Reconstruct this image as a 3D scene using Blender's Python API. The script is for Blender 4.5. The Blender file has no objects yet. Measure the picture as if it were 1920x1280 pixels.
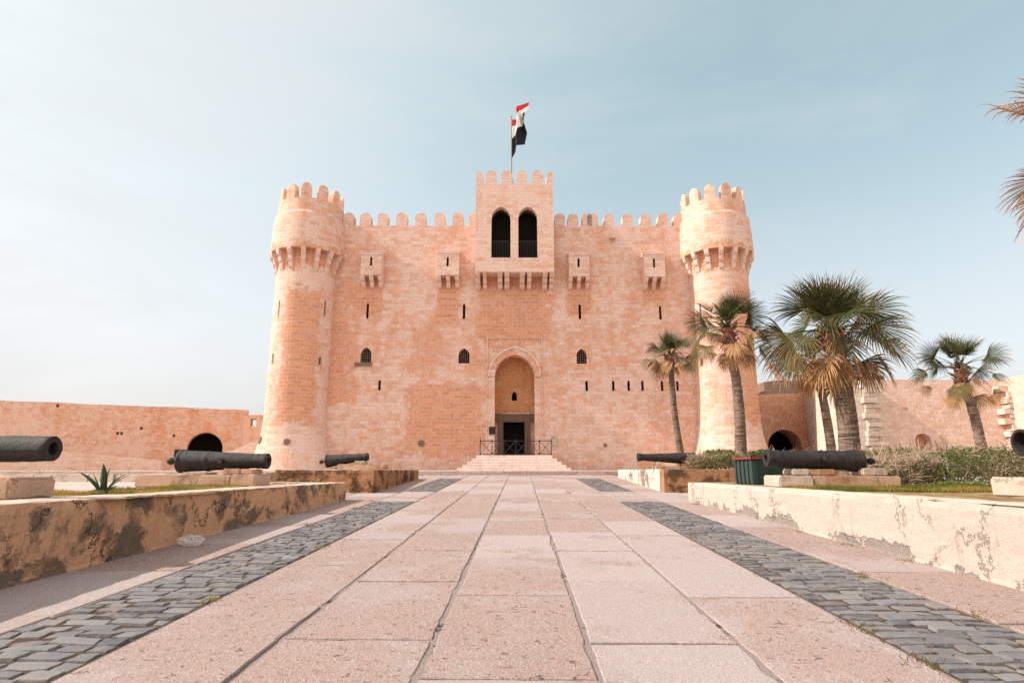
import bpy, bmesh, math, random
import numpy as np
from mathutils import Vector, Matrix, noise as mnoise
R=math.radians; PI=math.pi
rnd=random.Random(7)
sc=bpy.context.scene
COL=sc.collection
# ------------------------------------------------------------------ camera
cd=bpy.data.cameras.new('camera'); cam=bpy.data.objects.new('camera',cd); COL.objects.link(cam)
cam.location=(0,0,1.4); cam.rotation_euler=(R(90+12.144),0,R(0.85))
cd.sensor_width=36; cd.lens=21.0; cd.clip_start=.05; cd.clip_end=3000
sc.camera=cam
# ------------------------------------------------------------------ light
SUN_EL=R(40); SUN_A=R(-5)      # sun to the left, 5 degrees in front of the plane of the facade
sdir=Vector((-math.cos(SUN_EL)*math.cos(SUN_A), math.cos(SUN_EL)*math.sin(SUN_A), math.sin(SUN_EL)))
w=bpy.data.worlds.new('World'); sc.world=w; w.use_nodes=True
sc.view_settings.view_transform='Standard'; sc.view_settings.look='None'
sc.view_settings.exposure=.98; sc.view_settings.gamma=1
class NT:
    """tiny node helper"""
    def __init__(s,t): s.t=t; t.nodes.clear()
    def n(s,k,**kw):
        o=s.t.nodes.new(k)
        for a,b in kw.items():
            if a.startswith('i_'): o.inputs[a[2:].replace('_',' ')].default_value=b
            else: setattr(o,a,b)
        return o
    def l(s,a,b): s.t.links.new(a,b)
    def put(s,sock,v):
        if isinstance(v,(int,float,tuple,list)):
            if isinstance(v,(tuple,list)) and len(v)==3 and sock.type=='RGBA': v=(*v,1)
            sock.default_value=v
        else: s.l(v,sock)
    def m(s,op,a,b=0,c=None,clamp=False):
        o=s.n('ShaderNodeMath',operation=op,use_clamp=clamp)
        s.put(o.inputs[0],a); s.put(o.inputs[1],b)
        if c is not None: s.put(o.inputs[2],c)
        return o.outputs[0]
    def vm(s,op,a,b=(0,0,0)):
        o=s.n('ShaderNodeVectorMath',operation=op); s.put(o.inputs[0],a); s.put(o.inputs[1],b)
        return o.outputs['Value'] if op in('DOT_PRODUCT','LENGTH') else o.outputs[0]
    def mix(s,f,a,b,mode='MIX'):
        o=s.n('ShaderNodeMix',data_type='RGBA',blend_type=mode)
        s.put(o.inputs[0],f); s.put(o.inputs[6],a); s.put(o.inputs[7],b); return o.outputs[2]
    def noise(s,v,scale,det=4,rough=.55,dist=0,out='Fac'):
        o=s.n('ShaderNodeTexNoise'); s.put(o.inputs['Vector'],v); o.inputs['Scale'].default_value=scale
        o.inputs['Detail'].default_value=det; o.inputs['Roughness'].default_value=rough; o.inputs['Distortion'].default_value=dist
        return o.outputs[out]
    def vor(s,v,scale,feat='F1',out='Distance',rand=1):
        o=s.n('ShaderNodeTexVoronoi',feature=feat); s.put(o.inputs['Vector'],v); o.inputs['Scale'].default_value=scale
        o.inputs['Randomness'].default_value=rand
        return o.outputs[out]
    def ramp(s,f,lo,hi,smooth=True):
        o=s.n('ShaderNodeMapRange',interpolation_type='SMOOTHSTEP' if smooth else 'LINEAR'); s.put(o.inputs[0],f)
        o.inputs[1].default_value=lo; o.inputs[2].default_value=hi; return o.outputs[0]
    def scale(s,v,sc_):
        return s.vm('MULTIPLY',v,sc_)
    def attr(s,name,out='Fac'): return s.n('ShaderNodeAttribute',attribute_name=name).outputs[out]
    def obj(s): return s.n('ShaderNodeTexCoord').outputs['Object']
    def world(s): return s.n('ShaderNodeNewGeometry').outputs['Position']
    def uv(s): return s.n('ShaderNodeTexCoord').outputs['UV']
    def out(s,col,rough=.9,bump=None,bd=.02,bs=1,spec=.3,trans=None,metal=0,alpha=None):
        b=s.n('ShaderNodeBsdfPrincipled'); s.put(b.inputs['Base Color'],col); s.put(b.inputs['Roughness'],rough)
        b.inputs['Specular IOR Level'].default_value=spec; b.inputs['Metallic'].default_value=metal
        if bump is not None:
            q=s.n('ShaderNodeBump'); q.inputs['Distance'].default_value=bd; q.inputs['Strength'].default_value=bs
            s.l(bump,q.inputs['Height']); s.l(q.outputs[0],b.inputs['Normal'])
        if alpha is not None: s.put(b.inputs['Alpha'],alpha)
        res=b.outputs[0]
        if trans is not None:
            t=s.n('ShaderNodeBsdfTranslucent'); s.put(t.inputs[0],col)
            x=s.n('ShaderNodeMixShader'); x.inputs[0].default_value=trans; s.l(res,x.inputs[1]); s.l(t.outputs[0],x.inputs[2]); res=x.outputs[0]
        o=s.n('ShaderNodeOutputMaterial'); s.l(res,o.inputs[0])
N=NT(w.node_tree)
sky=N.n('ShaderNodeTexSky',sky_type='NISHITA'); sky.sun_disc=False; sky.sun_elevation=SUN_EL
sky.sun_rotation=math.atan2(sdir.x,sdir.y); sky.air_density=1.0; sky.dust_density=3.0; sky.ozone_density=1.5; sky.altitude=0
gen=N.n('ShaderNodeTexCoord').outputs['Generated']
sd=N.vm('DOT_PRODUCT',gen,tuple(sdir))
skyc=N.n('ShaderNodeHueSaturation'); skyc.inputs['Saturation'].default_value=.55; skyc.inputs['Hue'].default_value=.485; skyc.inputs['Value'].default_value=1.0
N.l(sky.outputs[0],skyc.inputs['Color'])
# thin high cloud veil: streaky, thicker toward the sun
st=N.scale(gen,(1.2,1.2,4.5))
cl=N.noise(st,1.7,5,.6,.5)
sz=N.n('ShaderNodeSeparateXYZ'); N.l(gen,sz.inputs[0])
veil=N.m('ADD',N.m('MULTIPLY',N.ramp(sd,.05,.85),.95),N.m('MULTIPLY',N.m('SUBTRACT',cl,.5),1.15))
veil=N.m('ADD',veil,N.m('MULTIPLY',N.ramp(sz.outputs[2],.5,.0),.42),clamp=True)
veil=N.m('MULTIPLY',veil,.8)
back=N.ramp(N.m('MULTIPLY',N.vm('DOT_PRODUCT',gen,(0,1,0)),-1),-.15,.5)  # added brightness in the unseen sky behind the viewer, fills the shaded facade
skyt=N.mix(1,skyc.outputs[0],N.mix(N.ramp(sz.outputs[2],.72,.02),(1.62,1.90,1.72),(1.66,1.52,1.42)),'MULTIPLY')
tint=N.mix(veil,skyt,(5.5,5.5,5.6))
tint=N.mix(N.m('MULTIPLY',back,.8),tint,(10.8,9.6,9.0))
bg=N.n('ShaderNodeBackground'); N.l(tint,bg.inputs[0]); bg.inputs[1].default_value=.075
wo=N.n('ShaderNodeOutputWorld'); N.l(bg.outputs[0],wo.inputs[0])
sl=bpy.data.lights.new('sun','SUN'); sl.energy=3.1; sl.angle=R(.6); sl.color=(1,.93,.84)
so=bpy.data.objects.new('sun',sl); COL.objects.link(so); so.rotation_euler=sdir.to_track_quat('Z','Y').to_euler()
so.location=(-30,20,40)
sc.cycles.use_denoising=False; sc.cycles.denoising_prefilter='NONE'; sc.cycles.denoising_input_passes='RGB_ALBEDO_NORMAL'
sc.cycles.max_bounces=8; sc.cycles.diffuse_bounces=5

# ------------------------------------------------------------------ helpers
def tag(o,label=None,cat=None,group=None,kind=None):
    if label: o['label']=label
    if cat: o['category']=cat
    if group: o['group']=group
    if kind: o['kind']=kind
    return o
def empty(name,loc,rz=0,label=None,cat=None,group=None):
    o=bpy.data.objects.new(name,None); COL.objects.link(o); o.location=loc; o.rotation_euler=(0,0,rz); o.empty_display_size=.3
    return tag(o,label,cat,group)
class MB:
    def __init__(s): s.v=[]; s.f=[]; s.c=[]
    def add(s,vs,fs,c=0.):
        b=len(s.v); s.v+= [tuple(q) for q in vs]; s.f+=[tuple(b+i for i in f) for f in fs]; s.c+=[c]*len(fs) if not isinstance(c,list) else c
    def box(s,x0,x1,y0,y1,z0,z1,c=0.):
        s.add([(x0,y0,z0),(x1,y0,z0),(x1,y1,z0),(x0,y1,z0),(x0,y0,z1),(x1,y0,z1),(x1,y1,z1),(x0,y1,z1)],
              [(0,3,2,1),(4,5,6,7),(0,1,5,4),(1,2,6,5),(2,3,7,6),(3,0,4,7)],c)
    def prism_y(s,pts,y0,y1,c=0.):            # pts (x,z) counter-clockwise seen from -y
        n=len(pts); s.add([(x,y0,z) for x,z in pts]+[(x,y1,z) for x,z in pts],
              [tuple(range(n)),tuple(range(2*n-1,n-1,-1))]+[(i,i+n,(i+1)%n+n,(i+1)%n) for i in range(n)],c)
    def prism_x(s,pts,x0,x1,c=0.):            # pts (y,z)
        n=len(pts); s.add([(x0,y,z) for y,z in pts]+[(x1,y,z) for y,z in pts],
              [tuple(range(n)),tuple(range(2*n-1,n-1,-1))]+[(i,i+n,(i+1)%n+n,(i+1)%n) for i in range(n)],c)
    def prism_z(s,pts,z0,z1,c=0.):
        n=len(pts); s.add([(x,y,z0) for x,y in pts]+[(x,y,z1) for x,y in pts],
              [tuple(range(n-1,-1,-1)),tuple(range(n,2*n))]+[(i,(i+1)%n,(i+1)%n+n,i+n) for i in range(n)],c)
    def tube(s,pts,rad,n=8,c=0.,cap=True):
        pts=[Vector(p) for p in pts]; rings=[]; up=None
        for i,p in enumerate(pts):
            d=(pts[min(i+1,len(pts)-1)]-pts[max(i-1,0)]).normalized()
            if up is None: up=d.orthogonal().normalized()
            else: up=(up-d*up.dot(d)).normalized()
            s2=d.cross(up); r=rad[i] if hasattr(rad,'__len__') else rad
            rings.append([p+(up*math.cos(2*PI*k/n)+s2*math.sin(2*PI*k/n))*r for k in range(n)])
        vs=[q for r_ in rings for q in r_]; fs=[]
        for i in range(len(pts)-1):
            for k in range(n): fs.append((i*n+k,i*n+(k+1)%n,(i+1)*n+(k+1)%n,(i+1)*n+k))
        if cap: fs+= [tuple(range(n-1,-1,-1)),tuple(range((len(pts)-1)*n,len(pts)*n))]
        s.add(vs,fs,c)
    def lathe(s,prof,cx=0,cy=0,n=48,c=0.,close=True): # prof (r,z) bottom to top about vertical axis
        vs=[]; fs=[]
        for r,z in prof:
            for k in range(n): a=2*PI*k/n; vs.append((cx+r*math.cos(a),cy+r*math.sin(a),z))
        for i in range(len(prof)-1):
            for k in range(n): fs.append((i*n+k,i*n+(k+1)%n,(i+1)*n+(k+1)%n,(i+1)*n+k))
        if close: fs+=[tuple(range(n-1,-1,-1)),tuple(range((len(prof)-1)*n,len(prof)*n))]
        s.add(vs,fs,c)
    def build(s,name,mat,parent=None,smooth=False,uv=None,off=(0,0,0),loc=None,rot=None,fix=True):
        me=bpy.data.meshes.new(name)
        V=np.array(s.v,dtype=float)-np.array(off)
        me.from_pydata(V.tolist(),[],s.f)
        a=me.attributes.new('var','FLOAT','FACE'); a.data.foreach_set('value',np.array(s.c,dtype=np.float32))
        if fix:
            bm=bmesh.new(); bm.from_mesh(me); bmesh.ops.recalc_face_normals(bm,faces=bm.faces); bm.to_mesh(me); bm.free()
        if uv: make_uv(me,uv)
        if smooth: me.polygons.foreach_set('use_smooth',[True]*len(me.polygons))
        me.materials.append(mat)
        o=bpy.data.objects.new(name,me); COL.objects.link(o)
        if parent: o.parent=parent
        if loc: o.location=loc
        if rot: o.rotation_euler=rot
        return o
def make_uv(me,mode='box',cx=0,cy=0,r=2):
    if isinstance(mode,tuple): mode,cx,cy,r=mode
    uvl=me.uv_layers.new(name='UVMap') if not me.uv_layers else me.uv_layers[0]
    for p in me.polygons:
        n=p.normal; ax=abs(n.x); ay=abs(n.y)
        if mode=='cyl':
            a0=math.atan2(p.center.y-cy,p.center.x-cx)
        for li in p.loop_indices:
            v=me.vertices[me.loops[li].vertex_index].co
            if mode=='cyl':
                a=math.atan2(v.y-cy,v.x-cx)
                while a-a0>PI: a-=2*PI
                while a-a0<-PI: a+=2*PI
                if abs(n.z)>.9: u=(v.x,v.y)
                else: u=(a*r,v.z)
            else:
                if abs(n.z)>.75: u=(v.x,v.y)
                elif ay>=ax: u=(v.x*math.copysign(1,1),v.z)
                else: u=(v.y+7.3,v.z)
            uvl.data[li].uv=u
def boolean_cut(o,cut_mb,uv=None):
    c=cut_mb.build('cutter',o.data.materials[0]); c.parent=o.parent
    md=o.modifiers.new('b','BOOLEAN'); md.operation='DIFFERENCE'; md.object=c; md.solver='EXACT'
    bpy.context.view_layer.update()
    dg=bpy.context.evaluated_depsgraph_get()
    me=bpy.data.meshes.new_from_object(o.evaluated_get(dg)); o.modifiers.clear()
    old=o.data; o.data=me; me.name=old.name; bpy.data.meshes.remove(old)
    cm=c.data; bpy.data.objects.remove(c); bpy.data.meshes.remove(cm)
    if uv: make_uv(me,uv)
def arch_pts(xc,w,z0,zs,za,n=14):
    """outline of an arched opening: half width w, sill z0, spring zs, apex za"""
    r=za-zs; pts=[(xc-w,z0),(xc+w,z0)]
    if r>w*1.02:
        c=(r*r-w*w)/(2*w); Rr=w+c; am=math.atan2(r,c)
        right=[(xc-c+Rr*math.cos(am*i/n),zs+Rr*math.sin(am*i/n)) for i in range(n+1)]
        pts+=right+[(2*xc-x,z) for x,z in reversed(right[:-1])]
    else:
        pts+=[(xc+w*math.cos(PI*i/(2*n)),zs+r*math.sin(PI*i/(2*n))) for i in range(2*n+1)]
    return pts
# ------------------------------------------------------------------ materials
def new_mat(name): m=bpy.data.materials.new(name); m.use_nodes=True; return m,NT(m.node_tree)
def stone(name,orange,pale,bw=.58,bh=.235,palem=.5,stain=None,mort=(.74,.60,.53),dark=0.,bumps=.03,mortar=.020,patch=.28):
    m,t=new_mat(name)
    uv=t.uv(); P=t.world()
    warp=t.vm('SUBTRACT',t.noise(uv,1.3,2,.5,0,'Color'),(.5,.5,.5))
    uvw=t.vm('ADD',uv,t.scale(warp,(.06,.035,0)))
    def br(c1,c2,cm):
        b=t.n('ShaderNodeTexBrick'); t.l(uvw,b.inputs['Vector']); b.offset=.5; b.squash=1
        b.inputs['Color1'].default_value=(*c1,1); b.inputs['Color2'].default_value=(*c2,1); b.inputs['Mortar'].default_value=(*cm,1)
        b.inputs['Scale'].default_value=1; b.inputs['Mortar Size'].default_value=mortar; b.inputs['Mortar Smooth'].default_value=.4
        b.inputs['Brick Width'].default_value=bw; b.inputs['Row Height'].default_value=bh; b.inputs['Bias'].default_value=0
        return b
    b=br((0,0,0),(1,1,1),(.5,.5,.5))
    rv=b.outputs['Color']; isM=b.outputs['Fac']
    # weathering: big patches where the stone is bleached, big patches where it is raw orange
    big=t.noise(t.scale(P,(1,1,.62)),patch,6,.62,.9)
    streak=t.noise(t.scale(P,(1,1,.13)),1.25,5,.65,.3)
    fine=t.noise(P,2.3,5,.7)
    k=t.m('ADD',t.m('MULTIPLY',big,1.2),t.m('MULTIPLY',streak,.75))
    k=t.m('ADD',k,t.m('MULTIPLY',t.m('SUBTRACT',rv,.5),.40))
    k=t.m('ADD',k,t.m('MULTIPLY',t.m('SUBTRACT',fine,.5),1.15))
    k=t.m('ADD',k,palem-1.47)
    if stain is not None:                     # rain-sheltered raw stone under the boxes
        sx=t.n('ShaderNodeSeparateXYZ'); t.l(P,sx.inputs[0]); X,Z=sx.outputs[0],sx.outputs[2]
        wob=t.m('MULTIPLY',t.m('SUBTRACT',t.noise(P,1.6,5,.7),.5),2.6)
        for (x0,x1,z0,z1,amt) in stain:
            dx=t.m('SUBTRACT',t.m('ABSOLUTE',t.m('SUBTRACT',t.m('ADD',X,t.m('MULTIPLY',wob,.35 if x1-x0<2.4 else .95)),(x0+x1)/2)),(x1-x0)/2)
            dz=t.m('SUBTRACT',t.m('ABSOLUTE',t.m('SUBTRACT',t.m('ADD',Z,wob),(z0+z1)/2)),(z1-z0)/2)
            d=t.m('MAXIMUM',dx,dz)
            mk=t.ramp(t.m('MULTIPLY',d,-1),-.25,.30)
            k=t.m('SUBTRACT',k,t.m('MULTIPLY',mk,amt))
    f=t.ramp(k,-.36,.30)
    o2=(orange[0]*.78,orange[1]*.66,orange[2]*.58)
    base=t.mix(rv,orange,o2)
    p2=tuple(min(1,c*1.12) for c in pale)
    pal=t.mix(t.noise(P,5,4,.7),pale,p2)
    col=t.mix(f,base,pal)
    odd=t.m('GREATER_THAN',t.noise(t.vm('SNAP',uvw,(bw,bh,1)),9,0),.66)
    col=t.mix(t.m('MULTIPLY',odd,.35),col,tuple(c*.72 for c in orange))
    col=t.mix(t.m('MULTIPLY',isM,t.m('ADD',.66,t.m('MULTIPLY',f,-.38))),col,mort)
    # pitted dirt
    pit=t.noise(P,7,6,.8)
    dirt=t.m('MULTIPLY',t.ramp(pit,.57,.70),t.ramp(t.noise(P,.5,4,.6),.43,.56))
    col=t.mix(t.m('MULTIPLY',dirt,.62+dark*.6),col,(.24,.12,.065))
    gn=t.noise(P,22,5,.85); col=t.mix(t.m('MULTIPLY',t.ramp(gn,.5,.68),.8),col,tuple(min(1,c*1.12) for c in pale))
    col=t.mix(t.m('MULTIPLY',t.ramp(gn,.52,.35),.75),col,tuple(c*.62 for c in orange))
    h=t.m('SUBTRACT',t.m('ADD',t.m('MULTIPLY',pit,.9),t.m('MULTIPLY',rv,.15)),t.m('MULTIPLY',isM,.5))
    t.out(col,.93,h,bumps,.8,.15)
    return m
OR=(.69,.335,.19); PA=(.71,.52,.44)
STN=[(-10.6,-9.3,11.6,14.5,1.1),(-5.5,-4.2,11.2,14.5,1.05),(3.3,4.6,11.6,14.5,1.05),(8.3,9.6,12.4,14.5,1.0),(-2.8,2.0,9.6,14.5,.45),
     (-7.4,-2.4,2.2,6.9,.42),(-12.6,-10.6,5.6,13.8,.42),(-7.5,-.5,7.6,11.5,.2),(1.6,7.5,7.4,10.6,.12)]
M={}
M['facade']=stone('weathered_limestone_facade',OR,PA,stain=STN,palem=.56)
M['tower']=stone('weathered_limestone_tower',(.69,.33,.18),(.69,.51,.43),palem=.62,patch=.22,stain=[(-18,18,14.2,15.5,1.1),(-14.9,-12.9,4.2,12.8,.55),(13.6,16,4.2,13,.6)])
M['turret']=stone('pale_limestone',(.69,.35,.20),(.70,.52,.44),palem=.70)
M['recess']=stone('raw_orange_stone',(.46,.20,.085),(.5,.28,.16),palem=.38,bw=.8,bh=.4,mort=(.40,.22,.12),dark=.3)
M['rampart']=stone('rampart_limestone',(.71,.35,.20),(.74,.53,.42),bw=.42,bh=.17,palem=.56,patch=.13,mort=(.42,.24,.15),mortar=.009)
M['rampart_right']=stone('pale_rampart_limestone',(.68,.42,.30),(.73,.56,.48),bw=.45,bh=.2,palem=.62,patch=.2)
M['rampart_cream']=stone('cream_rubble_limestone',(.56,.40,.28),(.62,.52,.43),bw=.5,bh=.22,palem=.8,bumps=.05)
M['plaster_orange']=stone('orange_plastered_stone',(.76,.38,.21),(.76,.52,.40),bw=.6,bh=.3,palem=.36,mortar=.004)
M['dark_wall']=stone('brown_block_wall',(.26,.16,.11),(.30,.20,.15),bw=.6,bh=.3,palem=.4,mort=(.15,.09,.06),patch=.4)
M['steps']=stone('pale_step_stone',(.68,.50,.42),(.73,.61,.55),bw=.95,bh=.165,palem=.75,mort=(.40,.27,.21))
def simple(name,col,rough=.8,var=.25,sc_=3,bump=.01,spec=.3,metal=0,col2=None,trans=None):
    m,t=new_mat(name); P=t.obj(); n=t.noise(P,sc_,6,.65)
    c=t.mix(n,col2 or tuple(c*(1-var) for c in col),col)
    t.out(c,rough,n,bump,.6,spec,trans,metal); return m
M['dark']=simple('unlit_interior',(.012,.011,.010),.95,.3,3,.002,.05)  # near-black colour stands in for the darkness inside slits, windows and doorways
M['iron_grille']=simple('iron_bars',(.03,.025,.022),.6,.3,10,.002)
M['rail']=simple('dark_painted_iron',(.022,.02,.019),.5,.3,12,.002)
M['lintel']=simple('brown_granite',(.16,.095,.06),.8,.45,9,.01)
M['granite_grey']=simple('grey_granite',(.24,.15,.11),.8,.4,20,.01)
M['sign']=simple('dark_sign',(.03,.018,.015),.6,.3,9,.001)
def plaster(name,base,patchc,lo,hi,crack=.5,low=None,base2=None,bd=.03):
    m,t=new_mat(name); P=t.world()
    warp=t.scale(t.vm('SUBTRACT',t.noise(P,2.2,4,.65,0,'Color'),(.5,.5,.5)),(.35,.35,.35))
    PW=t.vm('ADD',P,warp)
    big=t.noise(t.scale(PW,(1,1,1.1)),1.15,7,.66,.4)
    sx=t.n('ShaderNodeSeparateXYZ'); t.l(P,sx.inputs[0])
    k=big
    if low is not None:   # peeling concentrated toward the foot: height above the sloping path
        hgt=t.m('SUBTRACT',sx.outputs[2],t.m('MULTIPLY',sx.outputs[1],.0326))
        k=t.m('ADD',k,t.m('MULTIPLY',t.ramp(hgt,low,0),.16))
    f=t.ramp(k,lo,hi)
    med=t.noise(P,5,6,.7); gr=t.noise(P,70,3,.8)
    b=t.mix(t.noise(P,1.1,4,.6),base2 or tuple(c*.82 for c in base),base)
    b=t.mix(t.m('MULTIPLY',med,.45),b,tuple(min(1,c*1.15) for c in base))
    pc=t.mix(med,tuple(c*.6 for c in patchc),patchc)
    col=t.mix(f,b,pc)
    drip=t.m('MULTIPLY',t.ramp(t.noise(t.scale(P,(1,1,.12)),5,4,.7),.54,.70),t.ramp(t.noise(P,1.3,3,.6),.42,.6))
    col=t.mix(t.m('MULTIPLY',drip,.45),col,tuple(c*.45 for c in base))
    col=t.mix(t.m('MULTIPLY',t.ramp(t.noise(P,13,5,.8),.57,.66),.45),col,tuple(c*.5 for c in base))
    cr=t.vor(t.vm('ADD',P,t.scale(t.vm('SUBTRACT',t.noise(P,3,5,.7,0,'Color'),(.5,.5,.5)),(.9,.9,.9))),.75,'DISTANCE_TO_EDGE')
    ck=t.m('MULTIPLY',t.ramp(t.m('MULTIPLY',cr,-1),-.014,-.004),t.ramp(t.noise(P,.8,2),.42,.55))
    col=t.mix(t.m('MULTIPLY',ck,crack),col,(.06,.035,.02))
    spk=t.ramp(gr,.56,.72)
    col=t.mix(t.m('MULTIPLY',spk,.38),col,tuple(c*.5 for c in base))
    h=t.m('ADD',t.m('MULTIPLY',med,.7),t.m('MULTIPLY',gr,.55)); h=t.m('SUBTRACT',h,t.m('MULTIPLY',f,.7)); h=t.m('SUBTRACT',h,t.m('MULTIPLY',ck,.8))
    t.out(col,.95,h,bd,1,.1); return m
M['bed_left']=plaster('peeling_ochre_plaster',(.60,.355,.22),(.215,.155,.11),.50,.60,.9,base2=(.56,.29,.15))
M['bed_right']=plaster('rough_cream_plaster',(.56,.455,.40),(.37,.31,.28),.655,.70,.35,low=.30,base2=(.545,.43,.355),bd=.03)
M['bed_far']=plaster('stained_brown_plaster',(.42,.215,.11),(.15,.085,.05),.47,.56,.9)
M['bed_far_white']=plaster('flaking_white_plaster',(.62,.55,.48),(.34,.25,.20),.54,.60,.4)
M['cap']=plaster('worn_cap_stone',(.54,.43,.35),(.38,.29,.23),.6,.7,.3,bd=.012)
M['block']=plaster('rough_cut_limestone',(.56,.37,.26),(.46,.24,.13),.5,.66,.2,bd=.02)
def slab_mat():
    m,t=new_mat('pink_granite_slabs'); P=t.world(); a=t.attr('var')
    ag=t.noise(P,.7,5,.62); dk=t.ramp(t.noise(P,.35,6,.7),.50,.66); ro=t.ramp(t.m('ADD',ag,t.m('MULTIPLY',t.m('SUBTRACT',.55,a),.28)),.46,.58)   # worn areas, more on some slabs
    col=t.mix(a,(.305,.232,.213),(.37,.30,.286)); col=t.mix(t.m('MULTIPLY',ro,.6),col,(.35,.235,.195))
    col=t.mix(t.m('MULTIPLY',t.ramp(t.noise(P,2.2,5,.7),.42,.66),.35),col,(.33,.27,.26))
    col=t.mix(t.m('MULTIPLY',dk,.40),col,(.25,.185,.165))
    v1=t.noise(P,26,4,.8); v2=t.noise(P,75,3,.85); v3=t.vor(P,55)
    col=t.mix(t.m('MULTIPLY',t.ramp(v1,.53,.60),t.m('ADD',.06,t.m('MULTIPLY',ro,.55))),col,(.36,.165,.095))
    col=t.mix(t.m('MULTIPLY',t.ramp(v2,.54,.66),t.m('ADD',.42,t.m('MULTIPLY',ro,.2))),col,(.15,.10,.09))
    col=t.mix(t.m('MULTIPLY',t.ramp(v2,.47,.34),.75),col,(.60,.52,.50))
    vd=t.noise(P,13,4,.8,.6); pk=t.m('MULTIPLY',t.ramp(vd,.60,.66),t.m('ADD',.12,t.m('MULTIPLY',ro,.6)))
    col=t.mix(pk,col,(.12,.058,.04))
    h=t.m('ADD',t.m('MULTIPLY',v1,t.m('ADD',.25,ro)),t.m('MULTIPLY',v2,.5)); h=t.m('ADD',h,t.m('MULTIPLY',ag,.6))
    h=t.m('SUBTRACT',h,t.m('MULTIPLY',pk,.9))
    t.out(col,.85,h,.014,1,.25); return m
M['slab']=slab_mat()
def joint_mat():
    m,t=new_mat('joint_mortar_and_soil'); P=t.world(); n=t.noise(P,1.6,5,.6)
    n=t.noise(P,2.6,6,.72); col=t.mix(t.ramp(n,.59,.65),(.30,.235,.215),(.09,.05,.035))
    col=t.mix(t.m('MULTIPLY',t.ramp(t.noise(P,3.1,4,.7),.63,.7),.6),col,(.10,.11,.03))
    t.out(col,.95,t.m('SUBTRACT',t.noise(P,45,4,.8),t.m('MULTIPLY',t.ramp(n,.58,.65),1.2)),.02,1,.1); return m
M['joint']=joint_mat()
def cobble_mat():
    m,t=new_mat('dark_basalt_cobbles'); P=t.world(); a=t.attr('var')
    col=t.mix(a,(.080,.078,.086),(.195,.186,.188)); col=t.mix(t.m('MULTIPLY',t.ramp(t.noise(P,1.7,6,.75),.50,.64),.55),col,(.26,.195,.16)); col=t.mix(t.ramp(t.noise(P,9,4,.6),.4,.75),col,(.19,.165,.155))
    t.out(col,.62,t.noise(P,30,5,.7),.01,.8,.45); return m
M['cobble']=cobble_mat()
M['cobble_bed']=simple('sandy_cobble_joints',(.13,.085,.06),.95,.75,5,.02,.1,col2=(.03,.02,.014))
M['ground']=simple('pale_dusty_ground',(.44,.35,.30),.95,.25,.8,.02,.1)
M['terrace']=simple('dusty_terrace_paving',(.50,.42,.37),.95,.3,1.5,.02,.1)
def soil_mat():
    m,t=new_mat('mossy_bed_soil'); P=t.world(); n=t.noise(P,2.3,6,.7)
    col=t.mix(t.ramp(n,.42,.55),(.30,.22,.13),(.20,.115,.04)); col=t.mix(t.ramp(t.noise(P,6,5,.7),.55,.65),col,(.11,.12,.03))
    t.out(col,.95,n,.03,1,.1); return m
M['soil']=soil_mat()
def iron_mat():
    m,t=new_mat('rusted_cast_iron'); P=t.obj(); n=t.noise(P,5,6,.7); n2=t.noise(P,26,5,.75)
    col=t.mix(t.ramp(n,.40,.68),(.010,.009,.009),(.034,.022,.018)); col=t.mix(t.m('MULTIPLY',t.ramp(n2,.56,.7),.6),col,(.075,.036,.022))
    t.out(col,.62,t.m('ADD',n2,t.m('MULTIPLY',n,.6)),.022,1,.4); return m
M['iron']=iron_mat()
def leaf_mat(name,g1,g2,dry1,dry2,trans=.25):
    m,t=new_mat(name); a=t.attr('var'); P=t.obj(); n=t.noise(P,6,3,.6)
    g=t.mix(n,g1,g2); d=t.mix(n,dry1,dry2)
    t.out(t.mix(t.m('MULTIPLY',a,1,clamp=True),g,d),.65,None,trans=trans,spec=.14); return m
M['palm']=leaf_mat('palm_leaf',(.020,.030,.010),(.062,.074,.022),(.40,.20,.085),(.58,.34,.17),.18)
M['hedge']=leaf_mat('hedge_leaf',(.06,.10,.022),(.14,.17,.045),(.34,.23,.13),(.48,.35,.24),.25)
M['twig']=leaf_mat('dry_twig',(.34,.23,.16),(.45,.33,.25),(.20,.12,.07),(.30,.20,.13),0.01)
M['grass']=leaf_mat('grass_blades',(.09,.12,.025),(.17,.16,.03),(.38,.22,.05),(.45,.30,.09),.3)
M['agave']=leaf_mat('agave_leaf',(.035,.065,.030),(.06,.09,.045),(.25,.25,.10),(.30,.26,.12),.08)
def bark_mat():
    m,t=new_mat('palm_bark'); P=t.obj(); a=t.attr('var')
    wv=t.scale(P,(1,1,9)); n=t.noise(wv,2.6,5,.7,.4); n2=t.noise(P,3,4,.6)
    col=t.mix(t.ramp(n,.36,.62),(.085,.055,.040),(.30,.215,.165)); col=t.mix(a,col,t.mix(n,(.10,.035,.02),(.36,.14,.08)))
    col=t.mix(t.m('MULTIPLY',n2,.4),col,(.13,.085,.06))
    t.out(col,.9,n,.05,1,.1); return m
M['bark']=bark_mat()
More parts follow.
